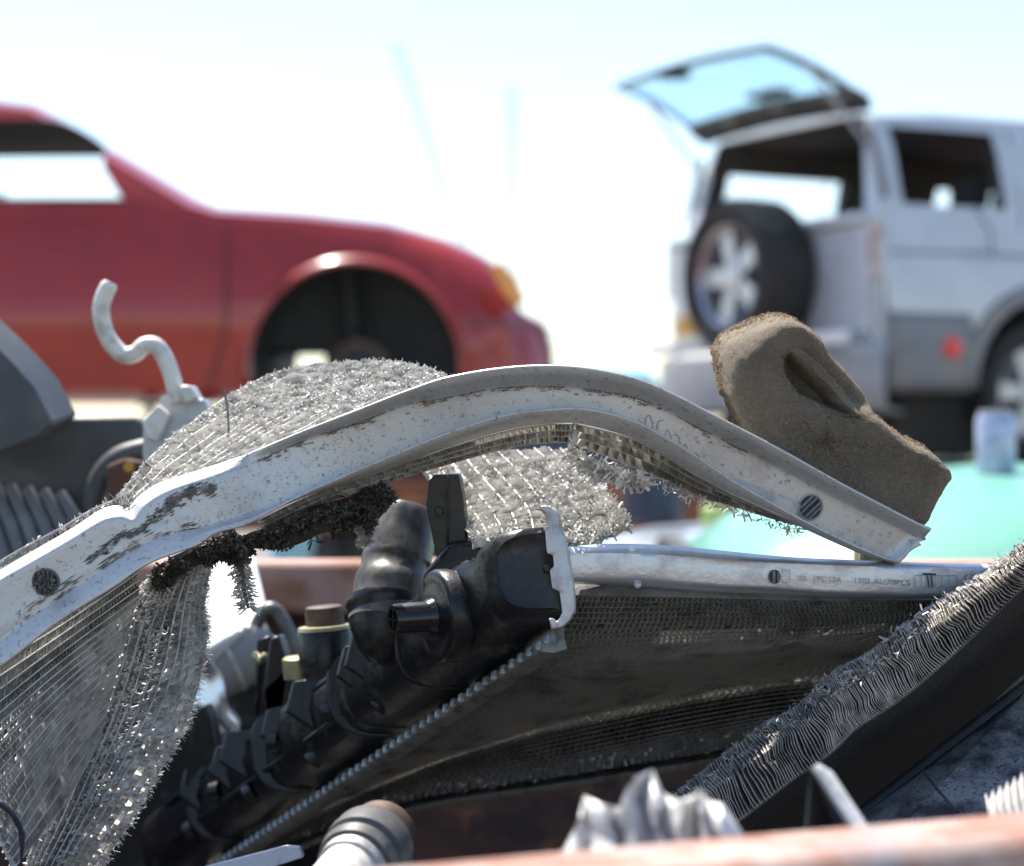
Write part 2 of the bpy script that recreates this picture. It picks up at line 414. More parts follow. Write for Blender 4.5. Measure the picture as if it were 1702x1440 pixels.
def web_pt(x, f, out=.0012):
    """point on the front face of the channel web, at pixel column x, fraction f from top to bottom"""
    t = 0
    best = None
    for k in range(1601):
        t = k/1600; A, B, D, Cc, fl = BC[k]; w_ = B.lerp(D, f); px = 851+w_.x/w_.y*F
        if best is None or abs(px-x) < best[0]: best = (abs(px-x), t)
    A, B, D, Cc, fl = beam_corners(best[1])
    return B.lerp(D, f)+Vector((0, -out, 0))
def slot(parent, x, f, r, tilt, torn=False):
    """round louvred hole in the channel"""
    c = web_pt(x, f, .0014); b = MB(); n = 28
    ex = (web_pt(x+30, f)-web_pt(x-30, f)).normalized(); nn = Vector((0, -1, .0)); ez = ex.cross(nn).normalized(); 
    if ez.z < 0: ez = -ez
    rim = []
    for rr, o in ((1.12, 0), (1.0, .0012), (.92, .0004)):
        rim.append([c+(ex*cos(2*pi*k/n)*.92+ez*sin(2*pi*k/n))*r*rr+nn*o for k in range(n)])
    b.grid(rim, closed=True); ring = b.build('punched_hole', M['stain'] if torn else M['alu'], parent)
    d = MB(); d.add([c+(ex*cos(2*pi*k/n)*.92+ez*sin(2*pi*k/n))*r*.97+nn*.0003 for k in range(n)], [tuple(range(n))]); d.build('hole_recess', M['rubber'], ring)
    l = MB(); ct = Matrix.Rotation(tilt, 3, nn)
    for s in ((-.55, -.2, .3, .62) if not torn else (-.5, -.1, .2, .5)):
        h = math.sqrt(max(0, 1-s*s))*.9*r; e1 = ct @ ex; e2 = ct @ ez
        p = c+e1*s*r*.92; wv = r*.09
        l.add([p-e2*h-e1*wv+nn*.0006, p-e2*h+e1*wv+nn*.0016, p+e2*h+e1*wv+nn*.0016, p+e2*h-e1*wv+nn*.0006], [(0, 1, 2, 3)])
    l.build('louvre', M['louvre'], ring, smooth=False, solid=.0006)
slot(CH, 1346, .5, .0088, -.35)
slot(CH, 77, .5, .0088, -.5, True)
def stroke(parent, pts, w_, m, name, fn):
    b = MB(); q = curve(pts, max(10, len(pts)*7)); rows = []
    W = [fn(x, f) for x, f in q]
    for i in range(len(W)):
        d = (W[min(i+1, len(W)-1)]-W[max(i-1, 0)]).normalized(); s = d.cross(Vector((0, 1, 0))).normalized()*w_/2
        rows.append([W[i]-s, W[i]+s])
    b.grid(rows); return b
def marks():
    g = MB()
    for pts in ([(1064,.52),(1064,.68)], [(1073,.78),(1073,.45),(1079,.30),(1085,.5),(1086,.85)], [(1103,.25),(1094,.36),(1092,.6),(1098,.72),(1096,.84)],
                [(1104,.95),(1105,.6),(1109,.42),(1115,.55),(1117,.92)], [(1120,.45),(1127,.42),(1131,.62),(1126,.8),(1122,.6)], [(1132,.7),(1139,.5),(1144,.66)], [(1158,.55),(1163,.62),(1161,.75)]):
        b = stroke(CH, pts, .00045, None, '', lambda x, f: web_pt(x, f, .0019)); g.add(b.V, b.F)
    g.build('pencil_number', M['pencil'], CH, smooth=False)
    # dark scrape on the crumpled part
    s = MB(); r = random.Random(5)
    path = [(150,.62),(185,.55),(220,.48),(250,.42),(275,.36),(292,.25),(320,.16),(345,.2),(355,.32)]
    for k in range(420):
        t = r.random(); x, f = cat(path, t); wd = .10+.10*math.exp(-((t-.55)/.25)**2); x += r.gauss(0, 3); f += r.gauss(0, wd*.45)
        p = web_pt(x, min(max(f, .05), .9), .0021); l = r.uniform(.0006, .004); h = r.uniform(.0003, .0009)
        e = Vector((.85, 0, .5)).normalized(); u = Vector((-.5, 0, .85)).normalized()
        s.add([p-e*l, p-u*h, p+e*l, p+u*h], [(0, 1, 2, 3)])
    s.build('dark_scrape', M['stain'], CH, smooth=False)
    def flakes(n, xs, fs, wd, m, nm, ln=(.0005, .003), out=.0021, thr=-1):
        g = MB()
        for k in range(n):
            x = r.uniform(*xs); f = r.gauss((fs[0]+fs[1])/2, (fs[1]-fs[0])/2)
            if noise.noise(Vector((x*.03, f*6, 7))) < thr: continue
            p = web_pt(x, min(max(f, .04), .95), out); t2 = (web_pt(x+6, f)-web_pt(x-6, f)).normalized(); u2 = t2.cross(Vector((0, 1, 0))).normalized()
            l = r.uniform(*ln); h = r.uniform(.0002, wd)
            g.add([p-t2*l, p-u2*h, p+t2*l, p+u2*h], [(0, 1, 2, 3)])
        g.build(nm, m, CH, smooth=False)
    flakes(700, (430, 1240), (.0, .10), .0006, M['grime'], 'grime', thr=-.12)
    flakes(300, (560, 1480), (.88, .98), .0005, M['grime'], 'grime', thr=-.1)
    flakes(260, (40, 330), (.80, .95), .0006, M['stain'], 'scratches', (.001, .005), thr=.02)
    flakes(420, (300, 620), (.1, .9), .0004, M['grime'], 'dirt_specks', (.0002, .0006))
    g = MB(); c = web_pt(77, .5, .003)
    for k in range(130):
        a = r.uniform(0, 6.3); q = r.uniform(0, 1)**.5*.0088; p = c+Vector((cos(a)*q, -r.uniform(0, .0025), sin(a)*q)); d1 = noise.random_unit_vector()*r.uniform(.0006, .0024); d2 = noise.random_unit_vector()*.0009
        g.add([p-d1, p-d2, p+d1, p+d2], [(0, 1, 2, 3)])
    g.build('torn_metal', M['stain'], CH, smooth=False)
marks()
# narrow strip of intact core under the channel
def strip(x_pts, nt_, nf, name, dk=0):
    top = [(a[0], a[1], a[2]) for a in x_pts[0]]; 
    return Patch(x_pts, 120, 12)
L1 = [(430,862),(518,820),(617,787),(697,759),(772,734),(846,713),(911,703),(952,703)]
L2 = [(435,882),(530,839),(625,808),(705,783),(780,761),(850,743),(911,735),(948,734)]
S1 = Patch([[(x, y+2, 1.515) for x, y in L1], [(x*.5+a*.5, y*.5+b_*.5+2, 1.525) for (x, y), (a, b_) in zip(L1, L2)], [(x, y, 1.545) for x, y in L2]], 120, 12)
core(RAD, S1, 3, 84, .010, M['pale_t'], M['pale_f'], jit=.25, tw=.0016, seed=3, name='core_strip', bend=.3)
L3 = [(955,703),(1045,726),(1105,757),(1150,785),(1203,814),(1265,842),(1318,864)]
L4 = [(948,735),(1060,778),(1110,800),(1165,825),(1215,840),(1285,862),(1330,874)]
S2 = Patch([[(x, y+1, 1.524) for x, y in L3], [(x*.55+a*.45, y*.55+b_*.45, 1.534) for (x, y), (a, b_) in zip(L3, L4)], [(x, y, 1.56) for x, y in L4]], 120, 12)
core(RAD, S2, 3, 84, .012, M['pale_t'], M['pale_f'], jit=.25, tw=.0016, seed=4, name='core_strip', bend=.3)
sA = [(950,738),(985,760),(1030,778),(1060,786)]; sB = [(960,760),(990,785),(1035,796),(1075,800)]
shreds(RAD, Patch([[(x, y, 1.53) for x, y in sA], [(x, y, 1.55) for x, y in sB]]), 520, M['core_lf'], L=(.004, .012), W=(.0008, .0024), seed=11)
shreds(RAD, Patch([[(x, y, 1.55) for x, y in L4], [(x, y+7, 1.56) for x, y in L4]]), 260, M['core_lt'], L=(.002, .007), W=(.0005, .0014), seed=12)
# crumpled core bulging up behind the channel
top = [(185,846),(225,790),(262,752),(300,718),(350,680),(390,652),(432,632),(505,610),(570,601),(640,601),(700,612),(738,630),(760,640)]
bot = [(185,858),(235,838),(290,812),(340,796),(400,775),(450,755),(500,735),(560,712),(610,694),(655,676),(700,660),(730,650),(760,645)]
mid1 = [(b_[0]*.66+t_[0]*.34-6, b_[1]*.66+t_[1]*.34) for t_, b_ in zip(top, bot)]
mid2 = [(b_[0]*.3+t_[0]*.7-4, b_[1]*.3+t_[1]*.7) for t_, b_ in zip(top, bot)]
BX = [p[0] for p in bot]; BY = [p[1] for p in bot]
def s3row(r_): return [(x, y, 1.532+.095*max(0, float(np.interp(x, BX, BY))-y)/110) for x, y in r_]
S3 = Patch([s3row(r_) for r_ in (
    [(188,848),(225,792),(262,753),(300,719),(350,681),(400,650),(450,628),(505,612)],
    [(200,852),(262,803),(325,755),(392,708),(455,668),(510,640),(555,618),(600,603)],
    [(240,838),(305,792),(375,745),(445,700),(510,664),(570,635),(620,615),(655,605)],
    [(300,812),(365,775),(430,733),(495,696),(555,664),(610,640),(660,622),(700,614)],
    [(400,776),(455,746),(512,714),(565,686),(615,664),(662,646),(705,634),(740,630)],
    [(520,730),(560,714),(600,698),(640,682),(675,668),(705,657),(735,648),(762,642)])], 100, 50, jit=.0014, jf=45)
core(RAD, S3, 13, 120, .006, M['core_lt'], M['core_lf'], jit=1.2, tw=.0009, seed=5, name='crumpled_core', bend=.6, wob=.002, label='crumpled pale core bulging up behind the channel', proud=.0014)
shreds(RAD, S3, 6500, M['core_lf'], L=(.0015, .004), W=(.0005, .0018), seed=6, lift=.0003, flat=.12, curl=2, dirb=lambda u, v, a, b, n: a*.5)
shreds(RAD, S3, 9000, M['core_lf'], L=(.0015, .0045), W=(.0008, .0024), seed=7, reg=(.45, 1, 0, .85), lift=.0012, flat=.15, curl=2)
shreds(RAD, S3, 700, M['core_lf'], L=(.002, .005), W=(.0004, .0014), seed=8, reg=(0, 1, 0, .03), lift=.002, flat=.3)
shreds(RAD, S3, 500, M['core_lf'], L=(.002, .006), W=(.0004, .0010), seed=9, reg=(.93, 1, 0, 1), lift=.002)
g = MB(); g.tube([P(x, y, 1.56) for x, y in curve([(380,720),(379,690),(376,665),(370,645)], 10)], [.0009]*9+[.0014], 6); g.build('bent_wire', M['core_dt'], RAD)
# edge of core just visible above the channel at the left
eA = [(-40,965),(30,922),(100,885),(150,856),(190,838),(215,826)]; eB = [(-40,985),(30,945),(100,908),(150,875),(190,858),(215,850)]
S4 = Patch([[(x, y-6, 1.50) for x, y in eA], [(x, y, 1.495) for x, y in eB]])
core(RAD, S4, 2, 110, .008, M['core_lt'], M['core_lf'], jit=1., seed=15, name='core_edge', proud=.001)
shreds(RAD, S4, 260, M['core_lf'], L=(.002, .006), W=(.0004, .0012), seed=16)
# folded-under piece seen below the bend
q0 = [(700,775),(760,762),(830,752),(900,745),(950,748)]
q1 = [(745,830),(800,810),(865,790),(930,775),(985,795)]
q2 = [(775,880),(840,862),(905,845),(965,830),(1020,838)]
q3 = [(790,895),(850,905),(915,918),(980,905),(1043,872)]
S5 = Patch([[(x, y, 1.60) for x, y in q0], [(x, y, 1.60) for x, y in q1], [(x, y, 1.59) for x, y in q2], [(x, y, 1.585) for x, y in q3]], 60, 60, jit=.001)
S5t = Patch([[r_[i] for r_ in ([(x, y, 1.69) for x, y in q0], [(x, y, 1.645) for x, y in q1], [(x, y, 1.60) for x, y in q2], [(x, y, 1.565) for x, y in q3])] for i in range(5)], 60, 60, jit=.001)
core(RAD, S5t, 10, 80, .008, M['core_t'], M['core_lf'], jit=.8, tw=.0012, seed=21, name='folded_core', bend=.4, proud=.0008, label='folded piece of core catching the sun below the bend')
shreds(RAD, S5t, 4200, M['core_lf'], L=(.002, .0055), W=(.0008, .0022), seed=22, reg=(.2, 1, .5, 1), lift=.0010, flat=.12)
shreds(RAD, S5t, 1300, M['core_lf'], L=(.002, .005), W=(.0006, .002), seed=23, reg=(0, 1, 0, .6), lift=.0005)
shreds(RAD, S5t, 500, M['core_lf'], L=(.004, .009), W=(.0008, .002), seed=24, reg=(.9, 1, 0, 1), lift=.003)
shreds(RAD, S5t, 300, M['core_lf'], L=(.004, .008), W=(.0008, .002), seed=25, reg=(0, 1, .95, 1), lift=.003)
# dark shreds hanging under the channel
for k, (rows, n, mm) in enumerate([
    ([[(400,895,1.52),(470,868,1.52),(540,842,1.52),(600,818,1.53),(640,805,1.53)], [(415,912,1.54),(480,905,1.54),(535,890,1.54),(590,860,1.55),(650,820,1.55)]], 1500, M['dark_fin']),
    ([[(545,850,1.54),(590,835,1.55),(640,810,1.56)], [(555,885,1.56),(600,890,1.57),(640,840,1.57)]], 900, M['dark_fin']),
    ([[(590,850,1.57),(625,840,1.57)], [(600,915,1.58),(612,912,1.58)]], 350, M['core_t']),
    ([[(250,950,1.50),(300,925,1.50),(350,900,1.50),(390,885,1.51)], [(255,975,1.52),(300,950,1.52),(350,930,1.52),(385,915,1.53)]], 900, M['dark_fin']),
    ([[(362,905,1.52),(395,890,1.52)], [(372,935,1.52),(410,925,1.52)]], 420, M['dark_fin'])]):
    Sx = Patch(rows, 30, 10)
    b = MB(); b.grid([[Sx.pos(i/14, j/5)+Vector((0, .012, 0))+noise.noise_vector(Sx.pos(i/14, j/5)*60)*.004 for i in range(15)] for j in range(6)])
    o = b.build('dark_core', M['dark_fin'], RAD, smooth=False, solid=.004)
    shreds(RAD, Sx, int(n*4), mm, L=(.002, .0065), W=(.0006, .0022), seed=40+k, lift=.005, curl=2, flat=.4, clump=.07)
hp = [(385,905,1.52),(395,930,1.52),(403,955,1.52),(405,980,1.52),(413,1012,1.52)]
g = MB(); g.tube([P(*cat(hp, i/20)) for i in range(21)], [.0045-.0035*i/20 for i in range(21)], 6); g.build('hanging_shred', M['dark_fin'], RAD)
Sh = Patch([[(x-5, y, d) for x, y, d in hp], [(x+6, y, d) for x, y, d in hp]], 30, 4)
shreds(RAD, Sh, 420, M['core_t'], L=(.004, .009), W=(.0005, .0016), seed=50, lift=.002, curl=.8, dirb=lambda u, v, a, b, n: (b if v > .5 else -b)*1.1+a*.4)
# fanned sheet hanging at the lower left
fr = [[(228,940,1.51),(100,1026,1.505),(-40,1098,1.49)], [(232,985,1.51),(95,1085,1.49),(-40,1190,1.47)], [(222,1030,1.52),(95,1135,1.49),(-40,1260,1.47)],
      [(205,1085,1.525),(100,1180,1.495),(-35,1340,1.47)], [(188,1150,1.53),(95,1250,1.50),(0,1400,1.475)], [(170,1220,1.535),(110,1330,1.515),(25,1440,1.48)]]
S6 = Patch(fr, 60, 60)
core(RAD, S6, 18, 110, .008, M['core_t'], M['core_f'], jit=.15, tw=.0010, seed=61, name='fanned_core', bend=.2, label='fanned sheet of core under the left end of the channel', proud=.0009)
l0 = [(262,948),(195,1022),(160,1120),(120,1230),(82,1330),(40,1450)]
l1 = [(290,945),(245,1020),(215,1120),(175,1230),(130,1330),(70,1450)]
l2 = [(325,930),(305,1010),(290,1100),(250,1210),(185,1325),(110,1450)]
l3 = [(355,915),(338,1000),(343,1062),(315,1180),(245,1310),(160,1450)]
S7 = Patch([[(x, y, 1.55) for x, y in l0], [(x, y, 1.535) for x, y in l1], [(x, y, 1.54) for x, y in l2], [(x, y, 1.565) for x, y in l3]], 80, 40, jit=.001)
core(RAD, S7, 12, 190, .009, M['core_t'], M['core_f'], jit=.8, tw=.0013, seed=62, name='hanging_core', bend=.5, label='torn sheet of core hanging down beside the black tank', proud=.0010)
shreds(RAD, S7, 3600, M['core_f'], L=(.001, .003), W=(.0004, .0012), seed=63, reg=(0, .85, 0, .5), lift=.0007, flat=.1, curl=2)
shreds(RAD, S7, 1500, M['core_f'], L=(.001, .003), W=(.0004, .001), seed=64, lift=.0003, flat=.1)
shreds(RAD, S7, 1100, M['core_f'], L=(.003, .008), W=(.0002, .0006), seed=65, reg=(.05, 1, .97, 1), lift=.001, curl=.6, dirb=lambda u, v, a, b, n: b*.9+a*.5)

# ------------------------------------------------------------------ seat foam
def foam():
    out = [(1200,590),(1212,567),(1250,548),(1275,538),(1305,533),(1335,541),(1362,560),(1380,590),(1412,622),(1440,660),(1452,690),(1478,712),(1515,738),(1550,755),(1583,788),(1572,812),(1553,842),(1535,872),(1500,872),(1440,845),(1340,790),(1262,745),(1236,712),(1215,665),(1203,620)]
    n = 300; o = resample([tuple(cat(out+[out[0]], i/400)) for i in range(400)], n, True)
    cx, cy = 1375, 735; nr = 70
    th = [(1304,596),(1314,584),(1334,584),(1366,612),(1400,648),(1428,688),(1404,688),(1364,672),(1328,655),(1307,626)]
    def sd(x, y, poly):   # signed distance, negative inside
        d = 1e9; ins = False; m = len(poly)
        for i in range(m):
            ax, ay = poly[i]; bx, by = poly[(i+1) % m]
            ex, ey = bx-ax, by-ay; wx, wy = x-ax, y-ay; t = max(0, min(1, (wx*ex+wy*ey)/(ex*ex+ey*ey)))
            d = min(d, math.hypot(wx-ex*t, wy-ey*t))
            if (ay > y) != (by > y) and x < (bx-ax)*(y-ay)/(by-ay)+ax: ins = not ins
        return -d if ins else d
    oc = [tuple(p) for p in o[::6]]
    ridge = [(1290,640),(1330,690),(1400,705),(1455,708)]
    t = thing('seat_foam', 'torn brown lump of upholstery foam with a folded hollow propped behind the aluminium channel', 'foam', P(1400, 800, 1.56))
    d0 = 1.530; thick = .062; up = Vector((-.02, 1, .16)).normalized()*thick
    b = MB(); rows = []
    for r in range(nr+1):
        s = 1-(1-r/nr)**1.0; row = []
        for p in o:
            x = cx+(p[0]-cx)*s; y = cy+(p[1]-cy)*s
            e = max(0, -sd(x, y, oc)); R0 = 26 if (x < 1300 and y < 640) else 9
            R0 = 12+40*max(0, min(1, (1330-x)/90))*max(0, min(1, (660-y)/70))
            q = min(1, e/R0); edge = (1-math.sqrt(max(0, 1-(1-q)**2)))*.010*R0/14
            h = sd(x, y, th); hol = 0
            if h < 2: hol = .028*min(1, max(0, -((x-1318)*108-(y-580)*107)/152)/26)*min(1, (2-h)/5)
            elif h < 40: hol = .004*(1-(h-2)/38)**2
            # step: the upper right lobe sits a little behind the lower block
            side = (y-(690-(1440-x)*.32)); 
            lob = .016/(1+math.exp((side+12)/4)) if x > 1320 else .016/(1+math.exp((side+12)/4))*max(0, (x-1270)/50)
            wl_ = max(0, min(1, (x-1345)/70)); lob *= wl_*wl_*(3-2*wl_)
            w_ = P(x, y, d0+edge+hol+lob)
            w_ += noise.noise_vector(w_*160)*.0004+noise.noise_vector(w_*420)*.0004+noise.noise_vector(w_*40)*.0014
            row.append(w_)
        rows.append(row)
    front = rows[-1]
    for k in range(1, 15):
        f = k/14
        rows.append([v+up*f+noise.noise_vector((v+up*f)*190)*.0013+noise.noise_vector((v+up*f)*600)*.0007+(Vector((0, 0, -.004))*max(0, (f-.8)/.2)) for v in front])
    c = sum(rows[-1], Vector((0, 0, 0)))/n
    rows.append([v.lerp(c, .5) for v in rows[-1]]); rows.append([v.lerp(c, .98) for v in rows[-2]])
    b.grid(rows, closed=True)
    pb = M['foam'].node_tree.nodes['Principled BSDF']; pb.inputs['Subsurface Weight'].default_value = .5; pb.inputs['Subsurface Scale'].default_value = .006; pb.inputs['Subsurface Radius'].default_value = (1, .7, .45)
    cm = bpy.data.materials.new('foam crumbs'); cm.use_nodes = True; N = cm.node_tree.nodes; cb = N['Principled BSDF']; cb.inputs['Base Color'].default_value = (.27, .20, .125, 1); cb.inputs['Roughness'].default_value = .95
    tr = N.new('ShaderNodeBsdfTranslucent'); tr.inputs[0].default_value = (.34, .25, .15, 1); mx = N.new('ShaderNodeMixShader'); mx.inputs[0].default_value = .5
    cm.node_tree.links.new(cb.outputs[0], mx.inputs[1]); cm.node_tree.links.new(tr.outputs[0], mx.inputs[2]); cm.node_tree.links.new(mx.outputs[0], N['Material Output'].inputs[0])
    b.build('foam_block', M['foam'], t, ang=180)
    # crumbs standing off the cut faces
    r = random.Random(9); fz = MB()
    for _ in range(22000):
        i = r.randrange(1, len(rows)-3)
        if i > nr: pass
        elif r.random() < .45: i = r.randrange(nr, nr+13)
        j = r.randrange(n); v = rows[i][j]
        a = rows[i+1][j]-v; e = rows[i][(j+1) % n]-v; nn = a.cross(e)
        if nn.length < 1e-12: continue
        nn.normalize()
        if nn.dot(v-P(1375, 735, 1.56)) < 0: nn = -nn
        v = v+a*r.random()+e*r.random(); s = r.uniform(.0004, .0010)*(1.7 if i >= nr+9 else .8)
        d1 = Vector((r.gauss(0, 1), r.gauss(0, 1), r.gauss(0, 1))).normalized()
        fz.add([v-d1*s*.6-nn*.0003, v+nn.cross(d1)*s*.7-nn*.0003, v+nn*s+d1*s*.3, v+d1*s*.6], [(0, 1, 2), (1, 3, 2)])
    for _ in range(7000):
        i = r.randrange(nr+6, nr+15); j = r.randrange(n); v = rows[i][j]; e = rows[i][(j+1) % n]-v
        nn = (v-P(1375, 740, 1.59)); nn.y = 0; nn.normalize(); v = v+e*r.random()
        if noise.noise(v*55) < -.05: continue
        s = r.uniform(.0007, .0018); d1 = Vector((r.gauss(0, 1), r.gauss(0, 1), r.gauss(0, 1))).normalized()
        fz.add([v-d1*s*.6-nn*.0004, v+nn.cross(d1)*s*.6-nn*.0004, v+nn*s*1.1+d1*s*.3, v+d1*s*.6], [(0, 1, 2), (1, 3, 2)])
    fz.build('foam_crumbs', cm, t, smooth=False)
foam()

# ------------------------------------------------------------------ second radiator: black tank, side bar and core
R2 = thing('plastic_tank_radiator', 'radiator with a dusty black plastic end tank lying under the bent channel', 'radiator', P(800, 1150, 1.65))
T0 = P(916, 858, 1.515); E0 = P(936, 1042, 1.5); E1 = P(340, 1446, 2.02)
ax = (E1-E0); hd = (T0-E0)
bul = P(812, 955, 1.52)-(T0+E0)/2          # bulge direction of the D profile
def dprof(s, sc=1., wb=1., n=24, sq=.62):
    """closed D-shaped section of the tank at fraction s of its length"""
    o_ = E0+ax*s; mid = o_+hd*.5; pts = []
    for k in range(n+1):
        a = pi*k/n; ca = cos(a); sa = sin(a)
        ca = math.copysign(abs(ca)**sq, ca); sa = abs(sa)**sq
        pts.append(mid-hd*.46*ca*sc+bul*sa*wb)
    return pts
TR = []
def tank():
    b = MB(); rows = []
    def prof(s):
        wb = .93; sc = 1
        return wb, sc
    for s, sc, wb in ((0, .80, .90), (.004, .9, .97), (.012, .95, 1.0), (.03, .96, 1.0), (.034, .90, .90), (.06, .90, .90), (.09, .93, .95), (.095, .98, 1.02), (.13, .98, 1.04), (.22, .98, 1.02), (.30, .98, 1.04), (.38, .98, 1.0), (.386, .95, .86), (.5, .95, .86), (.506, .98, .94), (.60, .98, .90), (.606, .94, .80), (.75, .94, .80), (.756, .97, .88), (.87, .97, .86), (.876, .93, .76), (1.0, .93, .76), (1.1, .9, .7)):
        rows.append(dprof(s, sc, wb))
    for s in (.215, .36, .395, .63, .86):
        g = MB(); g.grid([dprof(s, 1.0, 1.055), dprof(s+.006, 1.0, 1.055)], closed=True, cap=True); TR.append(g)
    # dished end cap
    e = rows[0]; mid = sum(e, Vector((0, 0, 0)))/len(e)
    inn = [[mid.lerp(p, f)-ax.normalized()*dd for p in e] for f, dd in ((.05, -.004), (.6, -.0045), (.86, -.003), (.95, .001))]
    b.grid(inn+rows, closed=True, cap=True)
    body = b.build('tank', M['black'], R2, ang=50)
    # end cap boss
    g = MB(); c = (E0+T0)/2+hd*.02+bul*.13; an = -ax.normalized(); g.box(c+an*.001, .008, .008, .006); g.build('end_boss', M['black'], body, bevel=.0015)
    return body
TK = tank()
axn = ax.normalized()
def tank_details():
    o_ = lambda s, a: (E0+ax*s+hd*.5)-hd*.46*cos(a)+bul*sin(a)*.93
    for a in (1.1, 2.1):
        g = MB(); g.tube([o_(s, a) for s in np.linspace(.17, .98, 30)], .0022, 8); g.build('mould_ridge', M['black'], TK)
    for s, a in ((.25, 1.5), (.32, .8), (.42, 1.3), (.52, .7), (.58, 1.5), (.70, .9), (.78, 1.4), (.9, 1.0)):
        g = MB(); c = o_(s, a); d = (c-(E0+ax*s+hd*.5)).normalized(); g.tube([c-d*.004, c+d*.004, c+d*.0055, c+d*.0055], [.0085, .0080, .0065, .002], 18); g.build('moulded_boss', M['black'], TK)
    r = random.Random(77)
    for s, hh in ((.30, .020), (.335, .016), (.47, .020), (.57, .014), (.68, .022), (.735, .016), (.84, .018)):
        g = MB(); q = [o_(s, a) for a in (1.15, 1.6, 2.1, 2.5)]; c0 = E0+ax*s+hd*.5
        g.prism(q+[c0+(q[2]-c0)*1.0+(q[2]-c0).normalized()*hh, c0+(q[1]-c0)*1.0+(q[1]-c0).normalized()*hh], axn*.004); g.build('gusset', M['black'], TK, bevel=.0012)
for g in TR: g.build('tank_rib', M['black'], TK, bevel=.001)
tank_details_pending = True
tank_details()
# header plate: flat plate behind the tank with turned-up rim
def header():
    nrm = bul.normalized()
    hn = hd.normalized()
    base = lambda s, f: E0+ax*s+hd*f
    b = MB(); rows = []
    for f, o_ in ((-.06, .002), (-.06, -.010), (.0, -.011), (.5, -.011), (.95, -.011)):
        rows.append([base(s, f)+nrm*o_ for s in (.03, .2, .4, .6, .8, 1.02)])
    b.grid(rows)
    h = b.build('header_plate', M['crimp'], R2, solid=.0022)
    # end of the header plate: rounded band with notched clamping tabs
    inn = [(894,847),(901,848),(907,856),(912,878),(907,882),(910,919),(920,922),(922,942),(915,948),(919,977),(931,983),(936,1018),(930,1030),(925,1034),(919,1028),(913,1029)]
    ou = [(899,842),(914,841),(925,847),(931,858),(934,875),(945,916),(954,971),(957,1003),(956,1018),(949,1031),(934,1043),(916,1046)]
    def ed(x, y): f = (1042-y)/190; return (1.497*(1-f)+1.512*f)-.010
    g = MB(); n = 60; a_ = resample(inn, n); b_ = resample(ou, n); rows = []
    for (x0, y0), (x1, y1) in zip(a_, b_):
        d0 = ed(x0, y0); q0 = P(x0, y0, d0+.004); q1 = P(x0, y0, d0); q2 = P(x0*.75+x1*.25, y0*.75+y1*.25, d0-.001); q3 = P(x0*.15+x1*.85, y0*.15+y1*.85, d0-.0005); q4 = P(x1, y1, d0+.002); q5 = P(x1, y1, d0+.016)
        rows.append([q0, q1, q2, q3, q4, q5])
    g.grid(rows); g.build('crimped_end', M['header'], R2, ang=50, solid=.0008)
    # crimp teeth along the lower seam
    tt = MB(); rail = MB()
    N_ = 52
    for k in range(N_):
        s = .004+1.0*k/N_; p = base(s, -.098)+nrm*.0108
        tt.box(p, .0034, .0040, .0110, Matrix((tuple(axn), tuple(nrm), tuple(axn.cross(nrm)))).transposed())
    tt.build('crimp_teeth', M['crimp_t'], R2, bevel=.0012)
    rr = []
    for k in range(40):
        s = .022+1.0*k/39; p = base(s, -.085); wv = .0006*sin(k*2.1)
        rr.append([p+nrm*.0075+hn*wv, p+nrm*.0110, p+nrm*.0100-hn*.0052, p+nrm*.0005-hn*.0066, p-nrm*.0090-hn*.004, p-nrm*.0085+hn*.002])
    rail.grid(rr, closed=True, cap=True); rail.build('seam_flange', M['crimp'], R2)
header()
# filler neck
def neck():
    a = P(646, 1005, 1.665); c = P(657, 862, 1.70); d = (c-a).normalized()
    # neck leans a little to the right and back
    b = MB(); L = (c-a).length
    prof = [(-.25, .0282), (0, .0282), (.12, .0282), (.15, .0288), (.28, .0286), (.30, .0270), (.44, .0268), (.46, .0274), (.50, .0271), (.54, .0266), (.94, .0260), (1.02, .0254), (1.05, .0242), (1.045, .0225), (.9, .0225)]
    lean = Vector((.10, .0, 0))
    pts = [a+(c-a)*t+lean*t*L for t, r in prof]
    b.tube(pts, [r for t, r in prof], 40, cap=True)
    n_ = b.build('filler_neck', M['dust'], R2, ang=60)
    g = MB(); dn = (c-a).normalized(); g.tube([a+dn*t+Vector((-.002, 0, 0)) for t in (-.048, -.044, -.034, -.020, -.006, -.004, .001, .002)], [.004, .012, .020, .026, .0290, .0305, .0300, .028], 40); g.build('neck_foot', M['black'], n_, ang=50)
neck()
# mounting tab
g = MB(); g.prism([P(712, 800, 1.60), P(722, 788, 1.60), P(762, 788, 1.60), P(770, 830, 1.60), P(775, 893, 1.60), P(778, 900, 1.60), P(740, 930, 1.60), P(726, 930, 1.60), P(716, 880, 1.60), P(708, 840, 1.60)], (.002, .016, 0))
g.box(P(744, 855, 1.598), .0016, .006, .056); tb = g.build('mounting_tab', M['black'], R2, bevel=.0015)
g = MB(); c = P(730, 850, 1.599); g.tube([c, c+Vector((0, -.0015, 0))], [.0036, .003], 12); g.build('tab_dimple', M['black'], tb)
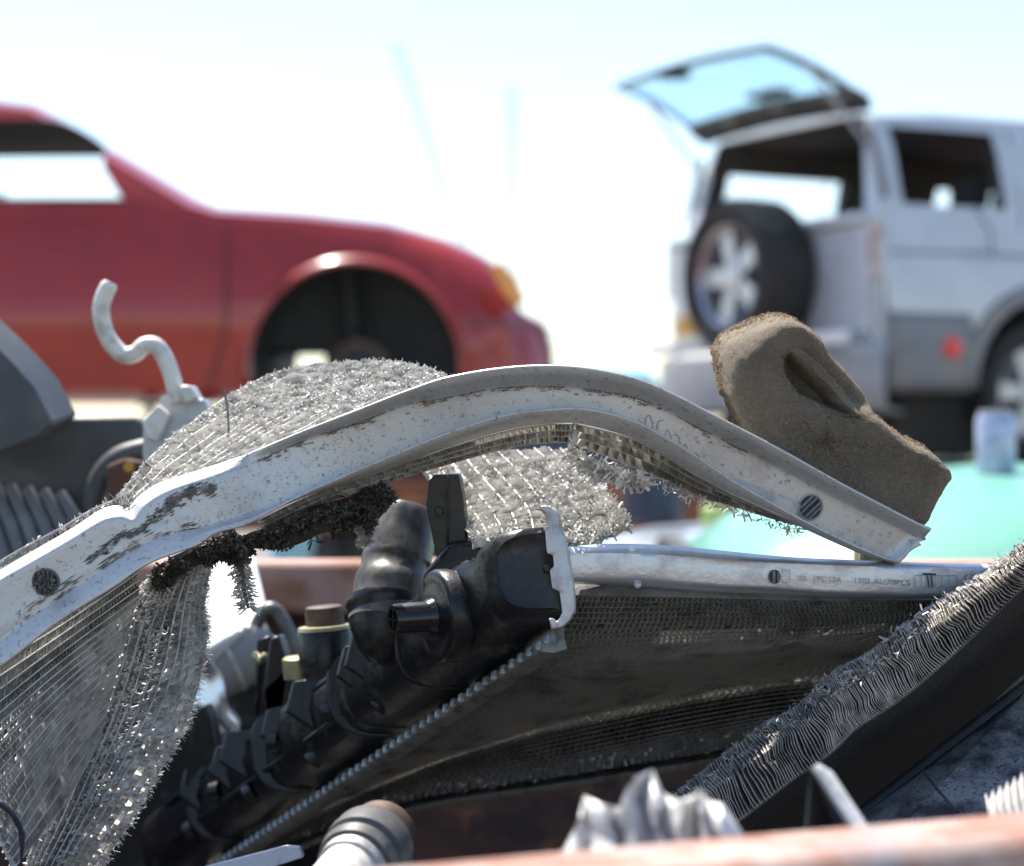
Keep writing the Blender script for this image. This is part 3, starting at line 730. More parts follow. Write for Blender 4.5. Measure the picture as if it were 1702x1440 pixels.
# flange block between tab and cap, disc and drain stub
g = MB(); g.prism([P(700, 955, 1.585), P(742, 905, 1.59), P(752, 897, 1.59), P(815, 896, 1.575), P(850, 960, 1.56), P(830, 1080, 1.56), P(735, 1095, 1.58), P(700, 1050, 1.585)], (.0, .05, -.012)); g.build('tank_shoulder', M['black'], R2, bevel=.009, seg=4)
def stub():
    c = P(730, 1025, 1.575); dr = Vector((-.88, -.42, -.03)).normalized()
    b = MB(); prof = [(-.012, .034), (0, .034), (.003, .0325), (.0045, .030), (.004, .026), (.006, .020), (.0065, .014)]
    b.tube([c+dr*(t) for t, r in prof], [r for t, r in prof], 44, cap=True, up=Vector((0, 0, 1))); f = b.build('drain_flange', M['black'], R2, ang=50)
    b = MB(); b.tube([c+dr*t for t in (.006, .010, .012, .034, .036, .036, .030)], [.0145, .0125, .0118, .0112, .0102, .0078, .0078], 28, cap=True); p = b.build('drain_stub', M['black_gloss'], R2, ang=50)
    g = MB()
    for a_ in (0, pi/2):
        u = Vector((0, 0, 1)); v = dr.cross(u).normalized(); e = (u*cos(a_)+v*sin(a_)); g.box(c+dr*.033, .0016, .006, .0156, Matrix((tuple(dr.cross(e)), tuple(dr), tuple(e))).transposed())
    g.build('plug_cross', M['black_gloss'], p)
stub()
# ribs, brackets and small unions along the tank
def rib(poly, d, th, m, nm='rib', lab=None, bev=.0025):
    g = MB(); g.prism([P(x, y, d) for x, y in poly], (.004, th, 0)); return g.build(nm, m, R2, bevel=bev, label=lab)
rib([(425,1065),(448,1056),(452,1080),(436,1088),(430,1190),(422,1190)], 1.86, .015, M['black'], 'bracket')
rib([(447,1062),(462,1056),(472,1085),(480,1130),(470,1200),(440,1200),(436,1150)], 1.83, .02, M['black'], 'bracket')
rib([(318,1188),(340,1170),(352,1200),(366,1290),(330,1330),(305,1330)], 1.96, .02, M['black'], 'bracket')
rib([(436,1150),(470,1118),(508,1112),(506,1100),(530,1190),(480,1240),(440,1200)], 1.83, .03, M['black'], 'gusset', bev=.004)
rib([(498,1095),(560,1072),(600,1060),(590,1120),(540,1190),(512,1160)], 1.77, .04, M['black'], 'gusset', bev=.004)
g = MB(); c = P(540, 1030, 1.76); prof = [(-.03, .0155), (.006, .0155), (.010, .0148), (.011, .013), (.011, .001)]; dr = Vector((-.08, 0, 1)).normalized()
g.tube([c+dr*t for t, r in prof], [r for t, r in prof], 24); g.build('rusty_cap', M['brown'], R2)
g = MB(); c = P(541, 1075, 1.75); prof = [(-.014, .022), (.010, .022), (.014, .0195), (.016, .018)]; g.tube([c+dr*t for t, r in prof], [r for t, r in prof], 28); o = g.build('union', M['black'], R2)
g = MB(); g.tube([c+dr*t for t in (.0135, .0165, .0165)], [.0215, .0205, .0150], 28); g.build('union_ring', M['brass'], o)
g = MB(); c = P(494, 1103, 1.80); prof = [(-.012, .012), (.004, .012), (.006, .0095), (.006, .002)]; g.tube([c+dr*t for t, r in prof], [r for t, r in prof], 24); g.build('brass_union', M['brass'], R2)
g = MB(); g.tube([P(425, 1090, 1.85), P(432, 1098, 1.84), P(440, 1092, 1.85)], .004, 10); g.build('clip', M['brass'], R2)
# side bar of the second radiator
BA = [(930,912),(1000,906),(1060,906),(1130,910),(1200,917),(1270,924),(1340,929),(1450,934),(1560,938),(1680,940),(1760,941)]
BB = [(930,920),(1000,919),(1060,920),(1130,924),(1200,929),(1270,934),(1340,937),(1450,941),(1560,943),(1680,945),(1760,946)]
BD = [(930,963),(1000,964),(1060,965),(1130,970),(1200,975),(1270,978),(1340,983),(1450,988),(1560,991),(1680,990),(1760,990)]
BCo = [(930,968),(975,970),(1030,975),(1130,983),(1200,988),(1270,990),(1340,992),(1450,994),(1560,993),(1680,992),(1760,992)]
def bar():
    b = MB(); rows = []
    for k in range(101):
        t = k/100; a = cat(BA, t); q = cat(BB, t); d = cat(BD, t); c = cat(BCo, t); z = 1.50+.03*t; ww = .016 if t < .5 else .016-.010*(t-.5)*2
        if t < .07: ww *= .4+.6*t/.07
        A = P(a[0], a[1], z+ww); B = P(q[0], q[1], z); D = P(d[0], d[1], z); Cc = P(c[0], c[1], z+ww)
        row = [A, A.lerp(B, .5), A.lerp(B, .93), B.lerp(D, .03)+(B-A)*.02]+[B.lerp(D, s)+Vector((0, .0006*sin(s*pi)*-1+noise.noise(B.lerp(D, s)*30)*.0006, 0)) for s in (.12, .3, .5, .7, .88)]+[B.lerp(D, .97), D.lerp(Cc, .07), D.lerp(Cc, .5), Cc]
        rows.append(row)
    b.grid(rows); return b.build('side_bar', M['alu_bar'], R2, solid=.0014, ang=50)
BAR = bar()
def bar_pt(x, y, out=.0012):
    t = (x-930)/830; z = 1.50+.03*t; return P(x, y, z-out)
def bar_marks():
    n = 24; c0 = (1288, 959); r = 9.5
    b = MB(); b.add([bar_pt(c0[0]+r*cos(2*pi*k/n), c0[1]+r*1.25*sin(2*pi*k/n), .0012) for k in range(n)], [tuple(range(n))]); h = b.build('slotted_hole', M['rubber'], BAR, smooth=False)
    b = MB()
    for x, w_ in ((1286.5, 2.2), (1294, 1.6)):
        b.add([bar_pt(x-w_, 949, .002), bar_pt(x+w_, 949, .0026), bar_pt(x+w_, 969, .0026), bar_pt(x-w_, 969, .002)], [(0, 1, 2, 3)])
    b.build('louvre', M['louvre'], h, smooth=False)
    def line(b, x0, y0, x1, y1, w_=.9):
        dx, dy = x1-x0, y1-y0; l = math.hypot(dx, dy); nx, ny = -dy/l*w_/2, dx/l*w_/2
        b.add([bar_pt(x0+nx, y0+ny, .0016), bar_pt(x1+nx, y1+ny, .0016), bar_pt(x1-nx, y1-ny, .0016), bar_pt(x0-nx, y0-ny, .0016)], [(0, 1, 2, 3)])
    def rect(b, x0, y0, x1, y1):
        line(b, x0, y0, x1, y0); line(b, x1, y0, x1, y1); line(b, x1, y1, x0, y1); line(b, x0, y1, x0, y0)
    b = MB(); rect(b, 1300, 948, 1313, 968); b.build('stamped_box', M['emboss'], BAR, smooth=False)
    b = MB(); rect(b, 1521, 957, 1590, 976)
    for x in (1532, 1541, 1554, 1565, 1577): line(b, x, 957, x, 976, .8)
    b.build('stamped_box', M['emboss'], BAR, smooth=False); b = MB(); rect(b, 1604, 956, 1640, 966); line(b, 1615, 956, 1615, 966, .8); line(b, 1626, 956, 1626, 966, .8)
    b.build('stamped_box', M['emboss'], BAR, smooth=False)
    b = MB(); line(b, 1541, 954, 1545, 977, 2.4); line(b, 1548, 955, 1550, 976, 2.4); line(b, 1534, 954, 1556, 955, 3.0)
    b.build('ink_mark', M['ink'], BAR, smooth=False)
    cu = bpy.data.curves.new('stamped_code', 'FONT'); cu.body = 'SS  LPC12A   -1302-ALUMPCS'; cu.size = .0054; cu.extrude = .00005; cu.space_character = 1.15
    tmp = bpy.data.objects.new('tmp', cu); C.objects.link(tmp); bpy.context.view_layer.update()
    me = bpy.data.meshes.new_from_object(tmp.evaluated_get(bpy.context.evaluated_depsgraph_get())); bpy.data.objects.remove(tmp)
    me.materials.clear(); me.materials.append(M['emboss']); o = bpy.data.objects.new('stamped_code', me); C.objects.link(o); o.parent = BAR
    p = bar_pt(1328, 966, .0018)-ORG[R2.name]; o.location = p
    e = (bar_pt(1480, 972)-bar_pt(1330, 966)).normalized(); o.rotation_euler = (R(90), -math.atan2(e.z, e.x), math.atan2(e.y, e.x))
bar_marks()
g = MB()
for x, y in ((1051, 914), (1060, 973)):
    c = P(x, y, 1.508); g.tube([c, c+Vector((0, -.001, .001))], [.0028, .0024], 12)
g.build('rivet', M['alu_bright'], R2)
# core of the second radiator seen from below
def lerp3(a, b, t): return tuple(a[i]*(1-t)+b[i]*t for i in range(3))
v0 = [(945,990,1.512),(1150,995,1.52),(1350,1000,1.53),(1550,1000,1.54),(1760,998,1.55)]
v1 = [(900,1075,1.55),(1130,1062,1.56),(1350,1052,1.565),(1550,1040,1.57),(1760,1030,1.58)]
v2 = [(770,1165,1.64),(1010,1125,1.62),(1230,1090,1.61),(1480,1075,1.61),(1760,1060,1.62)]
v3 = [(590,1290,1.80),(850,1215,1.75),(1100,1155,1.71),(1380,1110,1.69),(1740,1090,1.68)]
v4 = [(470,1375,1.92),(730,1268,1.82),(1000,1195,1.76),(1300,1140,1.73),(1720,1110,1.72)]
v5 = [(400,1425,1.98),(660,1318,1.86),(960,1262,1.78),(1250,1205,1.74),(1700,1140,1.73)]
v6 = [(380,1452,2.0),(650,1345,1.88),(955,1293,1.80),(1250,1245,1.76),(1700,1170,1.74)]
S8 = Patch([v0, v1, v2, v3, v4, v5, v6], 90, 70, jit=.0008, jf=14)
core(R2, S8, 52, 190, .014, M['core_dt'], M['core_df'], jit=.06, tw=.0011, seed=81, name='core', bend=.05, proud=-.0006)
for v_a, v_b in ((0, .13), (.19, .62), (.67, 1)):  # added dark sheets block light leaking through the core, gaps left for glints
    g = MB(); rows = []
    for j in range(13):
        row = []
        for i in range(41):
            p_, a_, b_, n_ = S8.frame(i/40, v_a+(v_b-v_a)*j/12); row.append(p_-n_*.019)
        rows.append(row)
    g.grid(rows); g.build('light_block_sheet', M['rubber'], R2)
shreds(R2, Patch([v5, v6], 60, 6), 260, M['core_t'], L=(.003, .007), W=(.0008, .0022), seed=82, lift=.003)
g = MB(); g.grid([[P(*cat(v6, i/50))+Vector((0, 0, .003)) for i in range(51)], [P(*cat(v6, i/50))+Vector((0, -.012, -.001)) for i in range(51)], [P(*cat(v6, i/50))+Vector((0, -.010, -.006)) for i in range(51)]])
g.build('lower_edge_strip', M['crimp'], R2, solid=.0015)

# ------------------------------------------------------------------ stacked-fin condenser at the right
def condenser():
    t = thing('fin_stack_core', 'dark condenser core of thin stacked fins slanting up along the right side', 'radiator core', P(1450, 1200, 1.45))
    U = [(1118,1322),(1180,1272),(1262,1212),(1330,1168),(1368,1128),(1412,1106),(1452,1078),(1500,1040),(1562,998),(1640,948),(1702,900),(1760,858)]
    Cr = [(1140,1345),(1202,1303),(1284,1242),(1349,1198),(1388,1160),(1432,1134),(1470,1106),(1518,1068),(1580,1022),(1658,966),(1720,918),(1778,876)]
    Lw = [(1170,1400),(1232,1362),(1312,1300),(1380,1252),(1418,1215),(1462,1186),(1502,1158),(1550,1118),(1612,1062),(1690,985),(1752,935),(1810,890)]
    N_ = 178; b = MB(); r = random.Random(12)
    for k in range(N_):
        s = k/N_+r.gauss(0, .0003)
        a = cat(U, s); c = cat(Cr, s); l = cat(Lw, s); z = 1.42+.03*s
        wav = 6*noise.noise(Vector((s*11, 0, 0)))+1.0*r.gauss(0, 1); q = []
        frac = (.0, .10, .2, .3, .45, .6, .75, .9, 1.)
        for f in frac:
            if f <= .3: p = a*(1-f/.3)+c*(f/.3); dz = z+.034-.030*f/.3
            else: g_ = (f-.3)/.7; p = c*(1-g_)+l*g_; dz = z+.004-.004*g_
            w2 = (wav*math.sin(pi*min(1, f*1.1))+9*noise.noise(Vector((s*16, f*3.0, 5)))+2.2*noise.noise(Vector((s*90, f*5, 2))))
            jx = .86*w2; jy = -.62*w2
            top_n = 0
            if f < .15: top_n = r.gauss(0, 2.0)
            q.append(P(p[0]+jx, p[1]+jy+top_n, dz))
        n_ = len(q); nrm = Vector((-.42, -.0, -.10)); back = Vector((.012, .040, .0))
        rows = [[p-Vector((.0, .0, 0)) for p in q], [p+back*.5 for p in q], [p+back for p in q]]
        b.grid(rows)
    fn = b.build('fin_stack', M['fin'], t, smooth=False, solid=.0005)
    # tubes threading the fins
    g = MB()
    for f_, (X, Y) in enumerate(((U, Cr), (Cr, Lw), (Cr, Lw))):
        m = (.55, .22, .62)[f_]
        pts = [P(*(cat(X, i/40)*(1-m)+cat(Y, i/40)*m), 1.448+.03*i/40) for i in range(41)]
        g.tube(pts, .0016, 6)
    g.build('coolant_tube', M['core_dt'], t)
    sA_ = Patch([[(x, y-2, 1.455) for x, y in U], [(x, y, 1.43) for x, y in Cr]], 90, 8)
    shreds(t, sA_, 700, M['fin'], L=(.002, .006), W=(.0004, .0012), seed=31, lift=.0018, name='bent_fins')
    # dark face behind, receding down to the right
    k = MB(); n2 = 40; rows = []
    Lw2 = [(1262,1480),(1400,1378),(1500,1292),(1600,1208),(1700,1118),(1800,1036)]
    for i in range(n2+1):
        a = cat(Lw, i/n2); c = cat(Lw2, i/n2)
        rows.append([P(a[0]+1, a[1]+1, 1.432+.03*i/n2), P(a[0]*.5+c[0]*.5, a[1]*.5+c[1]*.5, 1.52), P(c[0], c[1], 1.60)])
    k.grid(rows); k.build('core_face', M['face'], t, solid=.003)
    k = MB(); n3 = 230
    for i in range(n3):
        f = i/n3; a = cat(Lw, f); c = cat(Lw2, f); e = noise.noise(Vector((f*60, 0, 0)))*.0006
        p0 = P(a[0]+1, a[1]+1, 1.430+.03*f); p1 = P(a[0]*.5+c[0]*.5, a[1]*.5+c[1]*.5, 1.517); p2 = P(c[0], c[1], 1.597); w_ = Vector((.0007, 0, .0005)); up_ = Vector((-.0008, -.0022+e, .0008))
        for q0, q1 in ((p0, p1), (p1, p2)): k.add([q0-w_, q0+w_+up_, q1+w_+up_, q1-w_], [(0, 1, 2, 3)])
    k.build('face_fins', M['core_dk'], t, smooth=False)
M['fin'] = mat('thin condenser fins', (.50, .455, .405), .5, .4, (.16, .145, .13), 60, .45, .65)
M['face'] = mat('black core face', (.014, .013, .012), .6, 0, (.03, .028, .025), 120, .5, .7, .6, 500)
condenser()
# ------------------------------------------------------------------ speckled plate lower right
def plate():
    t = thing('speckled_panel', 'speckled grey and black metal panel with a seam and holes at the lower right', 'metal panel', P(1600, 1300, 1.40))
    c0 = P(1395, 1378, 1.37); 
    poly = [P(1420, 1352, 1.47), P(1702, 1150, 1.52), P(1800, 1080, 1.54), P(1800, 1420, 1.36), P(1440, 1440, 1.36)]
    b = MB(); b.prism(poly, (.002, .004, -.004)); pl = b.build('sheet', M['grey_plate'], t, smooth=False, bevel=.001)
    g = MB(); g.prism([P(1415, 1350, 1.465), P(1702, 1128, 1.515), P(1800, 1052, 1.535), P(1800, 1076, 1.53), P(1702, 1148, 1.51), P(1425, 1362, 1.46)], (0, -.006, 0)); g.build('rubber_edging', M['rubber'], t, bevel=.002)
    g = MB(); g.tube([P(1534, 1282, 1.438), P(1560, 1315, 1.415), P(1592, 1350, 1.395)], .0009, 6); g.build('seam', M['rubber'], t)
    for x, y, d in ((1597, 1294, 1.44), (1676, 1238, 1.455), (1603, 1243, 1.46)):
        g = MB(); c = P(x, y, d-.03); n_ = (poly[1]-poly[0]).cross(poly[3]-poly[0]).normalized(); n_ = n_ if n_.y < 0 else -n_
        # project onto the sheet
        pt = P(x, y, 1.); dr = pt-Vector((0, 0, ZC)); tt = (poly[0]-Vector((0, 0, ZC))).dot(n_)/dr.dot(n_); c = Vector((0, 0, ZC))+dr*tt
        g.tube([c-n_*.001, c+n_*.0018, c+n_*.0018], [.0042, .0038, .0026], 14, cap=False, up=Vector((1, 0, 0))); g.tube([c+n_*.0003, c+n_*.0006], .003, 12)
        g.build('bolt_hole', M['rubber'], t)
plate()
# small folded fins by the right edge
g = MB(); rows = []
for k in range(14):
    x = 1642+k*6; y = 1338-k*2.2; d = 1.22; o_ = 8 if k % 2 else -8
    rows.append([P(x-4, y+o_-10-(k*1.5), d), P(x, y+o_+14, d-.01), P(x+8, y+60, d-.02)])
g.grid(rows); o = g.build('pleated_fin_strip', M['core_lt'], smooth=False, solid=.0006)
o['label'] = 'small pale pleated fin strip at the right edge above the rusty rim'; o['category'] = 'metal scrap'
# ------------------------------------------------------------------ blurred scraps just behind the near rim
def crumple():
    sil = [(905,1460),(940,1400),(962,1368),(985,1330),(1012,1332),(1032,1345),(1048,1288),(1072,1284),(1090,1310),(1112,1332),(1135,1328),(1150,1302),(1168,1296),(1182,1330),(1205,1352),(1228,1388),(1240,1440)]
    b = MB(); rows = []
    for i, (x, y) in enumerate(sil):
        d = .985+(.009 if i % 2 else -.007); q = []
        for j in range(9):
            f = j/8; xx = x+(1075-x)*-.10*f; yy = y+(1500-y)*f
            q.append(P(xx, yy, d-.03*f)+noise.noise_vector(Vector((x*.03, f*3, 0)))*.007+noise.noise_vector(Vector((x*.06, f*5, 3)))*.0022)
        rows.append(q)
    b.grid(rows); o = b.build('crumpled_fin_lump', M['alu_lump'], smooth=True, ang=70, solid=.0012)
    o['label'] = 'blurred pale crumpled metal lump with peaks behind the near rim'; o['category'] = 'metal scrap'
M['alu_lump'] = mat('pale crumpled metal', (.62, .61, .60), .5, .2, (.30, .29, .28), 40, .45, .65, .3, 200)
crumple()
g = MB(); g.add([P(1335, 1440, 1.08), P(1350, 1276, 1.09), P(1362, 1272, 1.09), P(1470, 1440, 1.05), P(1400, 1440, 1.11)], [(0, 1, 4), (1, 2, 3, 4)])
o = g.build('metal_shard', M['dark_steel'], smooth=False, solid=.003); o['label'] = 'dark pointed metal shard with a pale edge rising behind the rim'; o['category'] = 'metal scrap'
g = MB(); g.tube([P(1356, 1274, 1.086), P(1372, 1290, 1.083), P(1410, 1348, 1.072), P(1470, 1440, 1.048)], [.002, .0042, .0042, .0042], 8); g.build('pale_edge', M['alu_lump'], o)
def pipe_end():
    t = thing('hose_fitting', 'dirty white pipe end with ringed rubber collar at the bottom of the picture', 'pipe fitting', P(590, 1440, 1.3))
    c = P(591, 1440, 1.29); d = Vector((.27, .93, .20)).normalized()
    def ln(pr, nm, m):
        b = MB(); b.tube([c+d*t_ for t_, r in pr], [r for t_, r in pr], 40, cap=True); return b.build(nm, m, t, ang=35)
    ln([(-.15, .0180), (-.03, .0182), (-.01, .0186), (0, .0190)], 'pipe', M['pipe_white'])
    ln([(-.012, .0180), (-.011, .0206), (-.004, .0212), (-.002, .0195)], 'inner_ring', M['header'])
    ln([(-.003, .0180), (-.002, .0235), (.006, .0250), (.008, .0235), (.010, .0232), (.012, .0262), (.020, .0268), (.024, .0262), (.030, .0265), (.034, .0240)], 'rubber_collar', M['ring'])
    ln([(.034, .020), (.036, .0225), (.050, .0220), (.052, .018)], 'end_ring', M['brown'])
M['ring'] = mat('dusty rubber ring', (.09, .085, .08), .5, 0, (.22, .20, .18), 50, .5, .7)
pipe_end()
g = MB(); g.prism([P(330, 1446, 1.45), P(475, 1408, 1.46), P(498, 1410, 1.46), P(505, 1426, 1.46), P(400, 1460, 1.45)], (0, .01, 0)); o = g.build('alloy_strap', M['header'], bevel=.001)
o['label'] = 'small pale metal strap beside the ringed pipe end'; o['category'] = 'metal scrap'
b = MB(); rows = []
for i in range(9):
    f = i/8; rows.append([P(-40+f*20, 1310+f*20, 1.36), P(5, 1330+8*f, 1.36-.01*sin(f*3)), P(30+10*sin(f*2), 1360+f*14, 1.355+.008*f), P(42-8*f, 1385+f*60, 1.36+.01*f)])
b.grid(rows); o = b.build('rubber_flap', M['flap'], solid=.003, sub=1); o['label'] = 'dark blue torn rubber flap in the lower left corner'; o['category'] = 'rubber scrap'

# ------------------------------------------------------------------ blurred scrap at the left behind the channel
def scraps_left():
    t = thing('ribbed_grey_casing', 'big dark grey ribbed steel casing at the left edge behind the channel', 'casing', P(100, 800, 2.1))
    b = MB(); b.prism([P(70, 694, 2.12), P(222, 694, 2.12), P(234, 702, 2.12), P(250, 738, 2.12), P(247, 750, 2.12), P(196, 770, 2.12), P(178, 790, 2.12), P(168, 830, 2.12), P(190, 900, 2.12), P(60, 980, 2.12), P(-60, 980, 2.12), P(-60, 780, 2.12)], (0, .05, 0)); b.build('side_plate', M['dark_steel'], t, bevel=.004)
    b = MB(); b.prism([P(-90, 500, 2.02), P(-10, 575, 2.02), P(20, 605, 2.02), P(55, 645, 2.02), P(78, 690, 2.02), P(88, 705, 2.02), P(66, 730, 2.02), P(-90, 790, 2.02)], (.01, .07, .01)); b.build('cover_plate', M['dark_steel'], t, bevel=.004, label='sloping grey cover plate with a bright edge')
    b = MB()
    b.tube([P(x, y, 2.10) for x, y in curve([(150,870),(158,820),(175,785),(200,762),(230,752),(248,748)], 16)], .012, 12); b.build('arched_lip', M['dark_steel'], t)
    for k in range(6):
        g = MB(); x = -40+k*28; g.tube([P(x, 800+k*4, 2.09), P(x+30, 870, 2.08), P(x+60, 960, 2.07)], [.006, .008, .008], 10); g.build('rib', M['rib'], t)
    t = thing('rusty_bracket', 'small rusty orange bracket under the grey casing behind the channel', 'bracket', P(200, 800, 2.0))
    g = MB(); g.prism([P(176, 775, 2.06), P(205, 762, 2.06), P(236, 768, 2.06), P(240, 810, 2.06), P(215, 850, 2.06), P(180, 850, 2.06)], (0, .03, 0)); g.build('plate', M['rust'], t, bevel=.003)
    g = MB(); g.tube([P(214, 776, 2.05), P(214, 776, 2.035)], .005, 12); g.build('bolt', M['ochre'], t)
    t = thing('alloy_valve_block', 'pale alloy valve block at the foot of the curved pipe', 'valve block', P(290, 740, 1.95))
    g = MB(); g.prism([P(238, 700, 1.95), P(300, 640, 1.95), P(318, 641, 1.95), P(330, 664, 1.95), P(338, 662, 1.95), P(352, 690, 1.95), P(330, 740, 1.95), P(262, 820, 1.95), P(236, 760, 1.95)], (0, .035, 0)); g.build('block', M['block'], t, bevel=.003)
    g = MB(); g.prism([P(236, 700, 1.935), P(262, 672, 1.935), P(282, 690, 1.935), P(262, 735, 1.935), P(244, 730, 1.935)], (0, .012, 0)); g.build('flange', M['pipe_white'], t, bevel=.002)
    g = MB(); g.prism([P(296, 642, 1.935), P(316, 640, 1.935), P(328, 662, 1.935), P(308, 672, 1.935)], (0, .012, 0)); g.build('lug', M['pipe_white'], t, bevel=.002)
    g = MB(); g.tube([P(275, 665, 1.93), P(275, 665, 1.915)], .005, 12); g.build('bolt', M['chrome'], t)
    pp = [(184,470),(172,495),(168,520),(174,550),(186,572),(205,590),(225,588),(240,575),(258,575),(272,592),(284,620),(292,650),(296,668)]
    pts = [P(x, y, 1.95) for x, y in curve(pp, 60)]
    b = MB(); rad = [.0078]*60; rad[0] = .0060; b.tube(pts, rad, 18)
    o = b.build('curved_pipe', M['pipe_white'], None); o['label'] = 'pale S shaped alloy pipe standing up at the left in front of the red car'; o['category'] = 'pipe'
M['rib'] = mat('worn grey rib', (.16, .16, .165), .5, .2, (.24, .24, .24), 30, .5, .7)
M['block'] = mat('alloy block', (.50, .51, .52), .5, .4, (.36, .35, .34), 30, .5, .7)
scraps_left()
def mids():
    t = thing('white_plastic_tub', 'bright white plastic tub behind the hanging shreds', 'tub', P(390, 1000, 2.15))
    a = [P(x, y, 2.13+(1080-y)*.0011) for x, y in ((315,905),(405,895),(425,925),(446,1008),(437,1028),(345,1082),(310,1080))]
    b = MB(); b.prism(a, (-.02, .06, -.05)); b.build('tub_wall', M['white_plastic'], t, bevel=.006, seg=3)
    g = MB()
    for k in range(5): g.tube([P(352+k*14, 1000-k*4, 2.13+(80+k*4)*.0011), P(372+k*14, 1062-k*6, 2.13+(18+k*6)*.0011)], .0016, 8)
    g.build('moulded_ribs', M['white_plastic'], t)
    t = thing('grey_canister', 'round grey canister lying below the white tub', 'canister', P(390, 1100, 2.2))
    b = MB(); c = P(395, 1088, 2.2); d = Vector((.86, .25, .44)).normalized()
    pr = [(-.035, .010), (-.035, .030), (-.030, .034), (.030, .034), (.036, .030), (.036, .008)]
    b.tube([c+d*t_ for t_, r in pr], [r for t_, r in pr], 32); b.build('shell', M['canister'], t)
    g = MB(); g.tube([c+d*-.012, c+d*-.008], .0352, 32); g.build('band', M['header'], t)
    b = MB(); b.tube([P(x, y, 2.1) for x, y in curve([(425,1040),(440,1016),(455,1012),(470,1030),(492,1075),(505,1110)], 24)], .0065, 12)
    o = b.build('bent_bracket_bar', M['crimp'], None); o['label'] = 'bent grey metal bar hooked beside the white tub'; o['category'] = 'metal scrap'
    # foil
    S9 = Patch([[(318,1090,2.05),(340,1085,2.05),(352,1110,2.05)], [(312,1140,2.06),(350,1140,2.05),(378,1165,2.05)], [(318,1190,2.06),(365,1190,2.05),(392,1215,2.06)], [(330,1260,2.06),(360,1250,2.06),(385,1240,2.06)]], 24, 30, jit=.008, jf=35)
    b = MB(); b.grid([[S9.pos(i/26, j/34) for i in range(27)] for j in range(35)]); o = b.build('crumpled_foil', M['foil'], None, smooth=False, solid=.0008)
    o['label'] = 'crumpled shiny foil between the torn core and the black tank'; o['category'] = 'foil'
    g = MB(); g.prism([P(360, 1180, 2.3), P(420, 1186, 2.3), P(400, 1215, 2.3), P(380, 1215, 2.3)], (0, .03, 0)); o = g.build('white_chip', M['white_plastic'], None, bevel=.002); o['label'] = 'small white plastic piece behind the black tank'; o['category'] = 'plastic scrap'
M['canister'] = mat('grey canister', (.30, .29, .28), .5, .2)
M['foil'] = mat('shiny foil', (.75, .77, .80), .22, .9)
mids()
def inside():
    """dark scrap filling the skip below"""
    r = random.Random(21)
    t = thing('scrap_heap', None, None)
    bpy.data.objects.remove(t)
    b = MB()
    for k in range(90):
        x = r.uniform(-1.3, 1.5); y = r.uniform(1.5, 2.5); z = r.uniform(.3, .95)
        rot = Matrix.Rotation(r.uniform(0, 3), 3, 'X') @ Matrix.Rotation(r.uniform(0, 3), 3, 'Z')
        b.box((x, y, z), r.uniform(.1, .5), r.uniform(.05, .3), r.uniform(.01, .1), rot)
    o = b.build('scrap_heap', M['dark_steel'], None, bevel=.004); o['kind'] = 'stuff'; o['label'] = 'dark jumbled scrap deep in the skip'; o['category'] = 'scrap'
inside()
g = MB(); g.prism([P(140, 1250, 2.2), P(330, 1200, 2.2), P(420, 1100, 2.25), P(520, 1130, 2.25), P(420, 1440, 2.2), P(100, 1480, 2.2)], (.05, .1, -.05)); o = g.build('dark_infill', M['black'], None, bevel=.006)  # added dark piece standing in for the shaded skip interior
o['label'] = 'added dark shroud lying in shadow under the tank'; o['category'] = 'infill'

# ------------------------------------------------------------------ vehicles
def fix_normals(o):
    bm = bmesh.new(); bm.from_mesh(o.data); bmesh.ops.recalc_face_normals(bm, faces=bm.faces); bm.to_mesh(o.data); bm.free()
def boolean(o, cutters):
    bm = bmesh.new(); bm.from_mesh(o.data); bmesh.ops.triangulate(bm, faces=bm.faces); bm.to_mesh(o.data); bm.free()
    fix_normals(o)
    for c in cutters:
        fix_normals(c)
        for dz in (0, .0023, -.0037, .0061):
            c.location.z += dz
            m = o.modifiers.new('c', 'BOOLEAN'); m.operation = 'DIFFERENCE'; m.solver = 'EXACT'; m.object = c; m.material_mode = 'TRANSFER'
            bpy.context.view_layer.update()
            me = bpy.data.meshes.new_from_object(o.evaluated_get(bpy.context.evaluated_depsgraph_get()))
            o.modifiers.clear()
            if len(me.polygons) > len(o.data.polygons)*.8: o.data = me; break
            print('BOOLRETRY', o.name, len(me.polygons))
        bpy.data.objects.remove(c, do_unlink=True)
    o.data.set_sharp_from_angle(angle=R(35))
def shell(name, st, m, parent, n=10, label=None, bevel=0):
    """st: (x, z_bottom, z_mid, z_top, hw_bottom, hw_mid, hw_top, crown)"""
    b = MB(); rows = []
    for x, zb, zm, zt, hb, hm, ht, cr in st:
        half = [(hb*.92, zb), (hb, zb+.03), (hm, zb*.5+zm*.5), (hm, zm), (hm*.35+ht*.65, zm*.25+zt*.75), (ht, zt-.012), (ht*.86, zt+cr*.45), (ht*.5, zt+cr*.85), (0, zt+cr)]
        pts = [(x, -y, z) for y, z in half]+[(x, y, z) for y, z in reversed(half[:-1])]
        rows.append(pts)
    b.grid(rows, closed=True, cap=True)
    return b.build(name, m, parent, local=True, ang=32, label=label)
def cutbox(x0, x1, y0, y1, z0, z1, parent, m, taper=0):
    b = MB(); V = [(x0, y0, z0), (x1, y0, z0), (x1, y1, z0), (x0, y1, z0)]
    V += [(x+(taper if x == x0 else -taper), y*(1-taper*.6) if taper else y, z1) for x, y, _ in V]
    b.add(V, [(3, 2, 1, 0), (4, 5, 6, 7), (0, 1, 5, 4), (1, 2, 6, 5), (2, 3, 7, 6), (3, 0, 4, 7)])
    return b.build('cut', m, parent, local=True, smooth=False)
